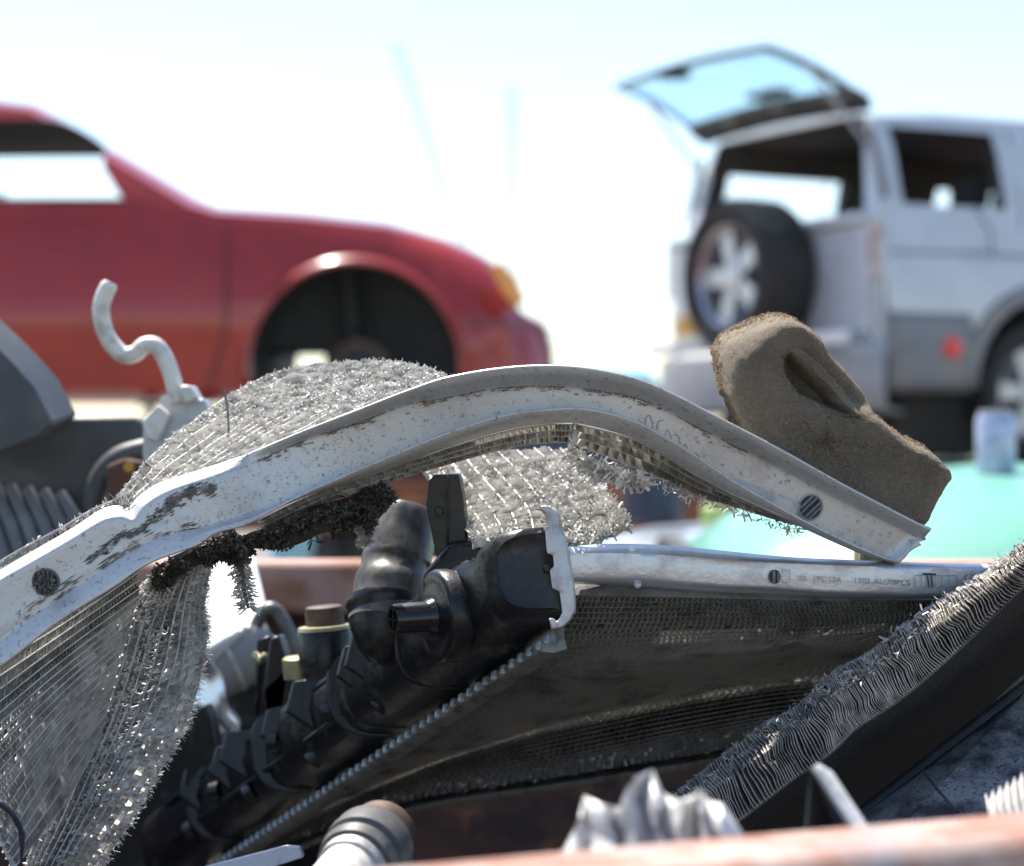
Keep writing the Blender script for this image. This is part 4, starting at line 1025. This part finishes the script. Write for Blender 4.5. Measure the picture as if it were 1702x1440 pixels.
def cutcyl(x, z, r, y0, y1, parent, m):
    b = MB(); b.tube([Vector((x, y0, z)), Vector((x, y1, z))], r, 48); return b.build('cut', m, parent, local=True)
def wheel(parent, c, r, wd, side, name='wheel', spare=False, axis='y', spokes=5):
    """tyre with its rim; side = +1/-1 the outer face direction along the axis"""
    c = Vector(c); A = Vector((0, side, 0)) if axis == 'y' else Vector((side, 0, 0))
    b = MB(); h = wd/2
    pr = [(-h*.8, r*.66), (-h, r*.78), (-h*.95, r*.93), (-h*.7, r*.99), (0, r), (h*.7, r*.99), (h*.95, r*.93), (h, r*.80), (h*.85, r*.68), (h*.6, r*.66), (-h*.8, r*.66)]
    b.tube([c+A*t for t, _ in pr], [q for _, q in pr], 56, cap=False, up=Vector((0, 0, 1)))
    ty = b.build(name, M['tyre'], parent, local=True)
    b = MB(); pr = [(h*.75, r*.67), (h*.80, r*.66), (h*.70, r*.61), (-h*.2, r*.58), (-h*.2, r*.1)]
    b.tube([c+A*t for t, _ in pr], [q for _, q in pr], 48, cap=False, up=Vector((0, 0, 1)))
    rim = b.build('rim', M['chrome'], ty, local=True)
    b = MB(); u = Vector((0, 0, 1)); v = A.cross(u)
    for k in range(spokes):
        a = 2*pi*k/spokes+.3; e = u*cos(a)+v*sin(a); s = A.cross(e)
        o_ = c+A*h*.55
        V = []
        for rr, ww in ((r*.10, r*.11), (r*.62, r*.14)):
            for dd in (0, .03): V += [o_+e*rr-s*ww-A*dd, o_+e*rr+s*ww-A*dd]
        b.add(V, [(0, 1, 5, 4), (2, 6, 7, 3), (0, 4, 6, 2), (1, 3, 7, 5), (0, 2, 3, 1), (4, 5, 7, 6)])
    b.tube([c+A*h*.4, c+A*h*.62, c+A*h*.64], [r*.2, r*.19, r*.12], 24); b.build('spokes', M['chrome'], ty, local=True, bevel=.004)
    b = MB(); b.tube([c-A*h*.3, c-A*h*.25], r*.6, 32); b.build('brake_disc', M['rubber'], ty, local=True)
    return ty
def quad(parent, V, m, name, th=.006, label=None, bevel=0):
    b = MB(); b.add(V, [tuple(range(len(V)))]); return b.build(name, m, parent, local=True, smooth=False, solid=th, label=label, bevel=bevel)

DECK = 1.60
def cutprism(t):
    b = MB(); sec = [(-.80, .80), (.80, .80), (.80, 1.12), (.615, 1.625), (-.615, 1.625), (-.80, 1.12)]
    V = [(.09, y, z) for y, z in sec]+[(2.75, y, z) for y, z in sec]
    b.add(V, [(5, 4, 3, 2, 1, 0), (6, 7, 8, 9, 10, 11)]+[(i, (i+1) % 6, (i+1) % 6+6, i+6) for i in range(6)])
    return b.build('cut', M['cabin'], t, local=True, smooth=False)
def cutrear(t):
    b = MB(); sec = [(-.72, 1.165), (.72, 1.165), (.60, 1.64), (-.60, 1.64)]
    V = [(-.3, y, z) for y, z in sec]+[(.3, y, z) for y, z in sec]
    b.add(V, [(3, 2, 1, 0), (4, 5, 6, 7)]+[(i, (i+1) % 4, (i+1) % 4+4, i+4) for i in range(4)])
    return b.build('cut', M['cabin'], t, local=True, smooth=False)
# --- white off-road car
def suv():
    fx, fy = .879, .477; l_ = math.hypot(fx, fy); fx /= l_; fy /= l_
    # origin: middle of the rear at tyre level; rear right corner sits at (1.668, 10.0)
    lx, ly = -fy, fx
    o = Vector((1.668+lx*.86, 10.0+ly*.86, DECK)); t = thing('white_offroad_car', 'white off road car with raised rear window glass and a spare wheel on its back', 'car', o, math.atan2(fy, fx))
    st = [(0, .42, .92, 1.14, .80, .86, .83, .0), (.04, .36, .92, 1.20, .84, .87, .80, .01), (.115, .34, .92, 1.64, .85, .875, .655, .03), (.5, .34, .92, 1.67, .85, .88, .67, .05), (1.8, .34, .92, 1.68, .85, .88, .67, .05), (2.5, .34, .92, 1.64, .85, .88, .67, .05), (3.1, .34, .90, 1.12, .85, .87, .78, .03), (3.9, .36, .80, 1.00, .83, .85, .72, .03), (4.1, .42, .70, .86, .75, .78, .62, .02)]
    body = shell('body', st, M['white_paint'], t)
    cut = [cutprism(t),
           cutrear(t),
           cutbox(.19, .80, -1.1, 0, 1.21, 1.585, t, M['rubber']), cutbox(1.03, 1.85, -1.1, 0, 1.18, 1.56, t, M['rubber']), cutbox(1.95, 2.55, -1.1, 0, 1.18, 1.54, t, M['rubber']), cutbox(.22, .98, 0, 1.1, 1.20, 1.50, t, M['rubber']), cutbox(1.60, 2.05, 0, 1.1, 1.20, 1.5, t, M['rubber']),
           cutbox(2.6, 3.2, -.62, .62, 1.16, 1.52, t, M['rubber'])]
    for y0, y1 in ((-1.0, -.55), (.55, 1.0)):
        cut.append(cutcyl(.97, .36, .43, y0, y1, t, M['rubber'])); cut.append(cutcyl(3.3, .36, .42, y0, y1, t, M['rubber']))
    boolean(body, cut)
    for x in (.97, 3.3):
        for s in (-1, 1): wheel(t, (x, s*.74, .345), .345, .21, s)
    # cladding along the lower sides and bumper
    for s in (-1, 1):
        b = MB(); rows = []
        for x in (.03, .2, .4, .52): rows.append([(x, s*.882, .34), (x, s*.900, .40), (x, s*.900, .66), (x, s*.884, .70)])
        b.grid(rows); b.build('side_cladding', M['grey_clad'], t, local=True, solid=.012)
        b = MB(); b.add([(1.42, s*.88, .34), (2.84, s*.88, .34), (2.84, s*.895, .62), (1.42, s*.895, .62)], [(0, 1, 2, 3)]); b.build('side_cladding', M['grey_clad'], t, local=True, solid=.012)
        b = MB(); rows = []
        for k in range(13):
            a = pi*k/12; rows.append([(.97+cos(a)*q, s*yy, .36+sin(a)*q) for q, yy in ((.425, .90), (.43, .905), (.49, .90), (.50, .88))])
        b.grid(rows); b.build('arch_trim', M['grey_clad'], t, local=True, solid=.008)
        b = MB(); b.tube([Vector((.39, s*.90, .545)), Vector((.39, s*.918, .545)), Vector((.39, s*.922, .545))], [.052, .050, .03], 24); b.build('side_reflector', M['red_lens'], t, local=True)
        # rear lamp cluster on the bumper corner and pillar trim
        b = MB(); b.box((.070, s*.765, 1.40), .03, .03, .36, Matrix.Rotation(s*.38, 3, 'X')); b.build('pillar_trim', M['grey_clad'], t, local=True, bevel=.005)
    b = MB(); rows = []
    for y in np.linspace(-.93, .93, 15):
        o_ = -.23+.22*abs(y/.93)**4
        rows.append([(o_+.10, y, .24), (o_, y, .27), (o_-.01, y, .40), (o_, y, .52), (o_+.06, y, .55), (o_+.2, y, .56)])
    b.grid(rows); b.build('rear_bumper', M['bumper'], t, local=True, solid=.01)
    for s in (-1, 1):
        b = MB(); b.box((-.16, s*.70, .585), .05, .26, .06); b.build('bumper_lamp', M['white_plastic'], t, local=True, bevel=.008)
    b = MB(); b.box((-.018, 0, .86), .03, 1.66, .50); td = b.build('tailgate', M['white_paint'], t, local=True, bevel=.012, seg=3)
    b = MB(); b.box((-.03, 0, 1.135), .08, 1.62, .045); b.build('tailgate_ledge', M['white_paint'], t, local=True, bevel=.01)
    sp = wheel(t, (-.20, -.11, .90), .378, .31, -1, name='spare_wheel', axis='x')
    b = MB(); b.box((-.05, .55, .70), .02, .40, .10); b.build('number_plate', M['ochre'], t, local=True)
    b = MB(); b.box((-.10, .25, .36), .02, .50, .11); b.build('number_plate', M['ochre'], t, local=True)
    # raised window: frame bar, glass, dark handle, struts
    H = [Vector((.09, y, 1.70+.02*(1-abs(y)/.75))) for y in (-.74, -.4, 0, .4, .74)]
    g = Vector((-.52, 0, .205)); 
    b = MB(); rows = []
    for i in range(13):
        u = i/12; y = -.70+1.40*u; 
        row = []
        for j in range(9):
            v = j/8; cv = .05*math.sin(pi*u); sh = 1-.06*v
            row.append(Vector((.06, y*sh, 1.69+cv*.5))+g*v*1.03+Vector((0, 0, .03*math.sin(pi*v))))
        rows.append(row)
    b.grid(rows); gl = b.build('window_glass', M['glass'], t, local=True, solid=.004, label='raised rear window glass')
    b = MB(); 
    edge = [rows[i][8] for i in range(13)]; b.tube(edge, .011, 8); b.tube([rows[0][j] for j in range(9)], .012, 8); b.tube([rows[12][j] for j in range(9)], .012, 8); b.build('glass_edge', M['glass_edge'], gl, local=True)
    b = MB(); rw = []
    for i in range(13):
        p0 = rows[i][0]; p1 = rows[i][1]
        rw.append([p0+Vector((.03, 0, -.045)), p0+Vector((.02, 0, .02)), p1+Vector((0, 0, .02)), p1+Vector((0, 0, -.035))])
    b.grid(rw, closed=True, cap=True); b.build('window_header', M['cabin2'], t, local=True)
    b = MB(); c = rows[5][2]; b.box(c+Vector((0, 0, .0)), .12, .26, .03); b.build('wiper_motor', M['rubber'], t, local=True, bevel=.01)
    b = MB(); c = rows[8][7]; pr = [(-.02, .06), (-.015, .085), (.012, .085), (.018, .06)]; b.tube([c+Vector((0, 0, z)) for z, _ in pr], [q for _, q in pr], 20); b.build('window_latch', M['rubber'], t, local=True)
    for s in (-1, 1):
        b = MB(); b.tube([Vector((.10, s*.70, 1.45)), rows[0 if s < 0 else 12][5]], .010, 8); b.build('gas_strut', M['mast2'], t, local=True)
    # seats
    for y in (-.38, .38):
        for x in (1.0, 1.95):
            b = MB(); b.box((x, y, .98), .14, .46, .5, Matrix.Rotation(.15, 3, 'Y')); b.build('seat_back', M['seat'], t, local=True, bevel=.05, seg=3)
            b = MB(); b.box((x-.06, y, 1.33), .10, .24, .16); b.build('headrest', M['seat'], t, local=True, bevel=.04, seg=3)
    b = MB(); b.box((2.0, 0, .19), 3.6, 1.45, .30); b.box((.35, .1, .22), .4, .9, .22); b.build('underbody', M['underbody'], t, local=True, bevel=.02)
    for s in (-1, 1):
        for pts in ([(.87, .70), (.872, 1.17)], [(.895, 1.17), (.90, 1.30), (.89, 1.60)], [(.03, .70), (.035, 1.15)], [(.05, .98), (.5, .985), (2.6, .985)]):
            b = MB(); b.tube([Vector((x, s*(.884 if z < 1.0 else .884-(z-.95)*.28), z)) for x, z in pts], .0045, 6); b.build('panel_gap', M['gap'], t, local=True)
        b = MB(); b.box((1.05, s*.892, 1.06), .17, .022, .035); b.build('door_handle', M['rubber'], t, local=True, bevel=.006)
        b = MB(); b.box((-.005, s*.845, 1.0), .05, .07, .30); b.build('tail_lamp', M['lamp'], t, local=True, bevel=.01)
    b = MB(); b.tube([Vector((.97, -.7, .33)), Vector((.97, .7, .33))], .05, 12); b.build('rear_axle', M['underbody'], t, local=True)
    b = MB(); b.tube([Vector((.55, -.893, 1.19)), Vector((.62, -.90, 1.10)), Vector((.64, -.90, .98))], .006, 8); b.build('dangling_trim', M['rubber'], t, local=True)
M['underbody'] = mat('oily underbody', (.02, .017, .015), .7, 0, (.07, .04, .025), 5, .5, .65)
M['brake'] = mat('rusted brake disc', (.10, .06, .04), .6, .4, (.05, .03, .02), 20, .45, .6)
M['gap'] = mat('grey panel gap', (.10, .10, .11), .7)
M['lamp'] = mat('dusty tail lamp', (.45, .30, .26), .3, 0, (.62, .60, .58), 12, .45, .55)
M['bumper'] = mat('weathered bumper', (.30, .31, .32), .5, 0, (.40, .40, .40), 4, .4, .6)
M['glass_edge'] = mat('window edge', (.02, .035, .035), .3, 0)
M['cabin2'] = mat('window header trim', (.035, .033, .032), .6, 0, (.22, .20, .19), 7, .52, .66)
M['seat'] = mat('dark seat cloth', (.035, .036, .04), .9, 0)
M['mast2'] = mat('grey strut', (.45, .48, .52), .4, .3)
suv()
# --- red car
def redcar():
    t = thing('red_car', 'red car with its front wheel gone and an empty black wheel arch', 'car', (-.576, 8.86, 1.985), 0)
    st = [(.735, -.16, .0, .12, .45, .55, .40, .0), (.70, -.20, .02, .185, .62, .70, .55, .01), (.62, -.20, .02, .215, .72, .80, .68, .01), (.585, -.20, .03, .245, .74, .82, .70, .015),
          (.575, -.20, .10, .30, .74, .83, .66, .03), (.54, -.20, .15, .375, .75, .84, .66, .03), (.46, -.18, .18, .425, .78, .85, .68, .03), (.33, -.14, .20, .480, .80, .86, .70, .03), (.11, -.12, .22, .540, .80, .865, .72, .035),
          (-.2, -.11, .24, .572, .80, .865, .74, .04), (-.52, -.11, .25, .590, .80, .865, .75, .04), (-.62, -.11, .25, .62, .80, .865, .74, .05), (-1.25, -.11, .25, 1.00, .80, .87, .56, .04), (-1.7, -.11, .25, 1.06, .80, .87, .55, .04), (-2.3, -.11, .25, 1.02, .80, .87, .55, .04), (-2.95, -.10, .25, .66, .80, .86, .66, .03), (-3.45, -.08, .22, .60, .78, .83, .68, .02), (-3.55, 0, .2, .50, .70, .75, .6, .01)]
    body = shell('body', st, M['red_paint'], t)
    cut = [cutbox(-2.7, -.95, -.68, .68, .0, .95, t, M['cabin']), cutcyl(0, 0, .385, -1.0, -.35, t, M['rubber']), cutcyl(0, 0, .385, .35, 1.0, t, M['rubber']),
           cutcyl(-2.55, 0, .375, -1.0, -.45, t, M['rubber']), cutcyl(-2.55, 0, .375, .45, 1.0, t, M['rubber'])]
    for x0, x1 in ((-1.62, -1.02), (-2.35, -1.70)):
        b = MB(); V = [(x0, -1.1, .62), (x1+(.16 if x1 > -1.1 else 0), -1.1, .62), (x1-.05, -1.1, .94), (x0+(0 if x0 > -2 else .2), -1.1, .94)]; V += [(x, 1.1, z) for x, _, z in V]
        b.add(V, [(0, 1, 2, 3), (7, 6, 5, 4), (0, 4, 5, 1), (1, 5, 6, 2), (2, 6, 7, 3), (3, 7, 4, 0)]); cut.append(b.build('cut', M['rubber'], t, local=True, smooth=False))
    b = MB(); V = [(-.72, -.60, .63), (-1.12, -.50, .96), (-1.12, .50, .96), (-.72, .60, .63)]; V += [(x-.35, y, z-.02) for x, y, z in V]
    V = [(-.62, -.6, .70), (-.95, -.48, .99), (-.95, .48, .99), (-.62, .6, .70), (-1.0, -.6, .60), (-1.3, -.48, .90), (-1.3, .48, .90), (-1.0, .6, .60)]
    cut.append(cutbox(-.37, -.15, -1, 1, -.04, .09, t, M['rubber']))
    boolean(body, cut)
    b = MB(); rows = []   # wrap-round lamp with orange corner
    for y0, nm, m in ((-1, 'indicator', M['orange_lens']), (1, 'indicator', M['orange_lens'])):
        b = MB(); rows = []
        for f in (0, .33, .66, 1.):
            xx = .508+.085*f; zt = .405-.115*f; 
            rows.append([(xx-.022, y0*(.835+.012), zt-.02+.02*0), (xx+.020+.0*f, y0*(.800), zt-.02), (xx+.030, y0*.74, zt-.03)])
        b = MB(); V = [(.498, y0*.852, .375), (.535, y0*.848, .392), (.592, y0*.842, .33), (.628, y0*.825, .245), (.585, y0*.846, .228), (.545, y0*.852, .27)]
        b.prism([Vector(v) for v in V], (0, -y0*.05, 0)); b.build(nm, m, t, local=True, bevel=.006)
        b = MB(); b.box((.585, y0*.62, .30), .03, .30, .11, Matrix.Rotation(-.3, 3, 'Y')); b.build('headlight', M['headlight'], t, local=True, bevel=.01)
    for y0 in (-1, 1):
        b = MB(); b.tube([Vector(v) for v in ((-.47, y0*.842, .50), (-.462, y0*.872, .30), (-.468, y0*.870, .12), (-.505, y0*.866, .0), (-.53, y0*.835, -.08))], .0045, 6); b.build('door_gap', M['rubber'], t, local=True)
        b = MB(); b.tube([Vector((x, y0*.858, .10)) for x in (-2.1, -.5)], .006, 6); b.build('sill_trim', M['rubber'], t, local=True)
        b = MB(); b.tube([Vector((.39, y0*.862, .175)), Vector((.60, y0*.835, .165)), Vector((.72, y0*.72, .14))], .004, 6); b.build('bumper_gap', M['rubber'], t, local=True)
        b = MB(); rows = []
        for k in range(25):
            a = pi*(-.05+1.1*k/24); rows.append([(cos(a)*q, y0*yy, sin(a)*q) for q, yy in ((.383, .835), (.385, .862), (.395, .866), (.41, .855))])
        b.grid(rows); b.build('arch_lip', M['red_paint'], t, local=True, solid=.004)
        b = MB(); b.tube([Vector((0, y0*.45, -.02)), Vector((0, y0*.62, -.02)), Vector((0, y0*.64, -.02))], [.09, .12, .06], 20); b.tube([Vector((-.02, y0*.5, 0)), Vector((-.05, y0*.48, .38))], .035, 10); b.build('hub', M['rubber'], t, local=True)
    for y0 in (-1, 1):
        b = MB(); b.box((-1.48, y0*.872, .50), .16, .02, .035); b.build('door_handle', M['rubber'], t, local=True, bevel=.006)
        b = MB(); b.tube([Vector((x, y0*yy, z)) for x, yy, z in ((-.84, .86, .615), (-1.3, .865, .615), (-1.68, .865, .61), (-2.4, .865, .60))], .008, 6); b.build('window_seal', M['rubber'], t, local=True)
        b = MB(); b.tube([Vector((x, y0*yy, z)) for x, yy, z in ((-1.66, .70, .93), (-1.67, .86, .60), (-1.67, .872, .3), (-1.63, .866, .0))], .0045, 6); b.build('door_gap', M['rubber'], t, local=True)
        b = MB(); b.tube([Vector((0, y0*.60, -.01)), Vector((0, y0*.625, -.01))], .125, 28); b.build('brake_disc', M['brake'], t, local=True)
    wheel(t, (-2.55, -.76, .0), .30, .19, -1); wheel(t, (-2.55, .76, .0), .30, .19, 1)
M['headlight'] = mat('headlight lens', (.75, .78, .80), .1, 0, coat=.5)
redcar()
# --- turquoise car close behind the skip, roof only shows
def lowcar(name, label, loc, rz, mroof, hgt, L=3.2, W=1.5, cr=.05, rt=.38):
    t = thing(name, label, 'car', loc, rz)
    h = hgt; st = [(0, .25, .6, .70, W*.44, W*.49, W*.40, .02), (.15, .22, .6, .80, W*.47, W*.5, W*.42, .03), (.85, .22, .6, .88, W*.47, W*.5, W*.43, .03), (1.22, .22, .6, h-.13, W*.47, W*.5, W*rt, cr*.6), (1.36, .22, .6, h-.06, W*.47, W*.5, W*rt, cr*.8), (1.55, .22, .6, h-.03, W*.47, W*.5, W*rt, cr*.95), (1.8, .22, .6, h-.01, W*.47, W*.5, W*rt, cr), (2.3, .22, .6, h, W*.47, W*.5, W*rt, cr), (L-.35, .22, .6, h-.05, W*.47, W*.5, W*rt, cr), (L-.05, .22, .6, h-.4, W*.46, W*.49, W*.40, .03), (L, .28, .6, .75, W*.44, W*.47, W*.40, .01)]
    body = shell('body', st, mroof, t)
    cut = [cutcyl(.62, .30, .34, s*W*.34, s*W*.6, t, M['rubber']) for s in (-1, 1)]+[cutcyl(L-.6, .30, .34, s*W*.34, s*W*.6, t, M['rubber']) for s in (-1, 1)]
    boolean(body, cut)
    for x in (.62, L-.6):
        for s in (-1, 1): wheel(t, (x, s*W*.41, .29), .29, .17, s)
    zt = h-.10
    for s in (-1, 1):
        b = MB(); V = []
        z0 = .88; 
        def sy(z): 
            f = (z-.6)/(h-.6); return W*.5*(1-f)+W*.385*f+.010
        V = [(1.15, s*sy(z0), z0), (2.05, s*sy(z0), z0), (2.05, s*sy(zt), zt), (1.38, s*sy(zt), zt)]
        quad(t, V, M['window_dark'], 'side_window'); V = [(2.13, s*sy(z0), z0), (L-.35, s*sy(z0), z0), (L-.5, s*sy(zt), zt), (2.13, s*sy(zt), zt)]; quad(t, V, M['window_dark'], 'side_window')
    quad(t, [(.88, -W*.40, .925), (1.20, -W*.33, h-.11), (1.20, W*.33, h-.11), (.88, W*.40, .925)], M['window_dark'], 'windscreen', .01)
    return t
M['window_dark'] = mat('dark window glass', (.02, .025, .03), .08, 0, coat=.5)
T_ = lowcar('turquoise_car', 'pale turquoise small car just behind the skip with a can on its roof', (-.86, 4.55, 0), 0, M['teal_paint'], 1.53, 3.4, 1.55, .165, .46)
b = MB(); b.tube([Vector(v) for v in ((1.24, -.66, 1.43), (1.20, -.35, 1.50), (1.195, 0, 1.515), (1.20, .35, 1.50), (1.24, .66, 1.43))], .022, 10); b.build('windscreen_seal', M['rubber'], T_, local=True)
lowcar('silver_car', 'silver car low behind the skip left of the turquoise car', (-1.15, 6.0, 0), 0, M['silver'], 1.47, 3.6, 1.5)
lowcar('pale_teal_van', 'faded teal van far behind between the red and the white cars', (-2.4, 14.2, 0), 0, M['pale_teal'], 2.17, 3.6, 1.5)
# can standing on the turquoise roof
def can():
    c = P(1655, 786, 4.35); t = thing('drink_can', 'pale bluish white can standing upright on the turquoise car roof', 'can', c)
    b = MB(); pr = [(-.012, .030), (0, .036), (.006, .039), (.104, .039), (.118, .033)]
    b.tube([c+Vector((0, 0, z)) for z, _ in pr], [q for _, q in pr], 32); b.build('can_body', M['can'], t)
    b = MB(); pr = [(.1185, .034), (.124, .034), (.124, .030), (.121, .029), (.121, .002)]; b.tube([c+Vector((0, 0, z)) for z, _ in pr], [q for _, q in pr], 32); b.build('can_lid', M['chrome'], t)
    b = MB(); b.box(c+Vector((0, 0, .128)), .018, .012, .0012); b.build('ring_pull', M['chrome'], t)
can()
g = MB(); b = MB()
c = P(1458, 935, 1.60); b.box(c+Vector((0, 0, .0)), .03, .03, .04); o = b.build('brass_clip', M['brass'], None, bevel=.003); o['label'] = 'small brass clip behind the cut end of the bent channel'; o['category'] = 'clip'
# ------------------------------------------------------------------ steel rack under the far cars
def rack():
    t = thing('steel_car_rack', 'long rusty steel rack carrying the red car and the white car', 'rack', (0, 10, 0))
    for y in (8.0, 9.7): 
        b = MB(); b.box((-1.2, y, DECK-.20), 7.6, .10, .014); b.box((-1.2, y, DECK-.07), 7.6, .10, .014); b.box((-1.2, y, DECK-.135), 7.6, .012, .12); b.build('long_beam', M['rack_rust'], t)
    for y in (9.75, 11.6):
        b = MB(); b.box((3.4, y, DECK-.13), 5.8, .12, .14); b.build('long_beam', M['rack_rust'], t, bevel=.006)
    for x in (-4.6, -2.9, -1.2, .55, 2.2):
        b = MB(); b.box((x, 8.85, DECK-.03), .14, 1.9, .05); b.build('cross_beam', M['rack_rust'], t, bevel=.006)
    for x in (1.2, 2.1, 3.1, 4.2, 5.4):
        b = MB(); b.box((x, 10.7, DECK-.033), .16, 2.2, .05); b.build('cross_beam', M['rack_rust'], t, bevel=.006)
    b = MB(); b.box((3.0, 11.1, DECK-.008), 4.6, 2.6, .012); b.build('deck_plate', M['dark_steel'], t)
    for x, y in ((-4.8, 8), (-2.2, 8), (.3, 8), (2.4, 8), (-4.8, 9.7), (-2.2, 9.7), (.3, 9.65), (6.0, 9.75), (3.4, 11.6), (6.0, 11.6), (.8, 11.6)):
        b = MB(); b.box((x, y, (DECK-.21)/2), .12, .12, DECK-.21); b.build('post', M['rack_rust'], t, bevel=.006)
M['rack_rust'] = mat('orange rusted rack', (.34, .13, .06), .75, 0, (.12, .06, .04), 6, .45, .62, .3, 40)
rack()
def stand(x, y, h, i):
    t = thing('axle_stand', None, None, (x, y, DECK), 0, 'axle stands holding up the red car')
    t['label'] = ['dark axle stand under the front of the red car', 'dark axle stand under the far front of the red car', 'dark axle stand under the sill of the red car', 'dark axle stand under the far sill of the red car'][i]; t['category'] = 'axle stand'
    b = MB(); b.tube([Vector((x, y, DECK)), Vector((x, y, DECK+h*.75))], [.10, .035], 4); b.build('base', M['dark_steel'], t)
    b = MB(); b.tube([Vector((x, y, DECK+h*.6)), Vector((x, y, DECK+h))], .018, 10); b.box((x, y, DECK+h-.006), .09, .05, .016); b.build('post', M['dark_steel'], t)
for i, (x, y) in enumerate(((-.20, 8.25), (-.20, 9.4), (-1.35, 8.2), (-1.35, 9.5))): stand(x, y, .262, i)
# small bottles on the silver roof
def bottle(c, r, h, m, nm, lab, cat_):
    b = MB(); pr = [(0, r*.8), (.004, r), (h*.7, r), (h*.82, r*.5), (h*.9, r*.42), (h*.9, r*.5), (h, r*.5)]
    o = thing(nm, lab, cat_, c); b.tube([Vector(c)+Vector((0, 0, z)) for z, _ in pr[:5]], [q for _, q in pr[:5]], 24); b.build('bottle_body', m, o)
    b = MB(); b.tube([Vector(c)+Vector((0, 0, z)) for z in (h*.88, h)], r*.52, 20); b.build('bottle_cap', M['rubber'], o)
bottle((P(1085, 0, 6.0).x, 6.0, 1.505), .085, .26, M['navy'] if 'navy' in M else mat('navy plastic', (.02, .025, .05), .4), 'oil_bottle', 'dark navy oil bottle standing on the silver car roof', 'bottle')
bottle((P(1186, 0, 5.8).x, 5.8, 1.505), .032, .07, mat('lime plastic', (.42, .52, .16), .5), 'small_bottle', 'small yellow green bottle on the silver car roof', 'bottle')
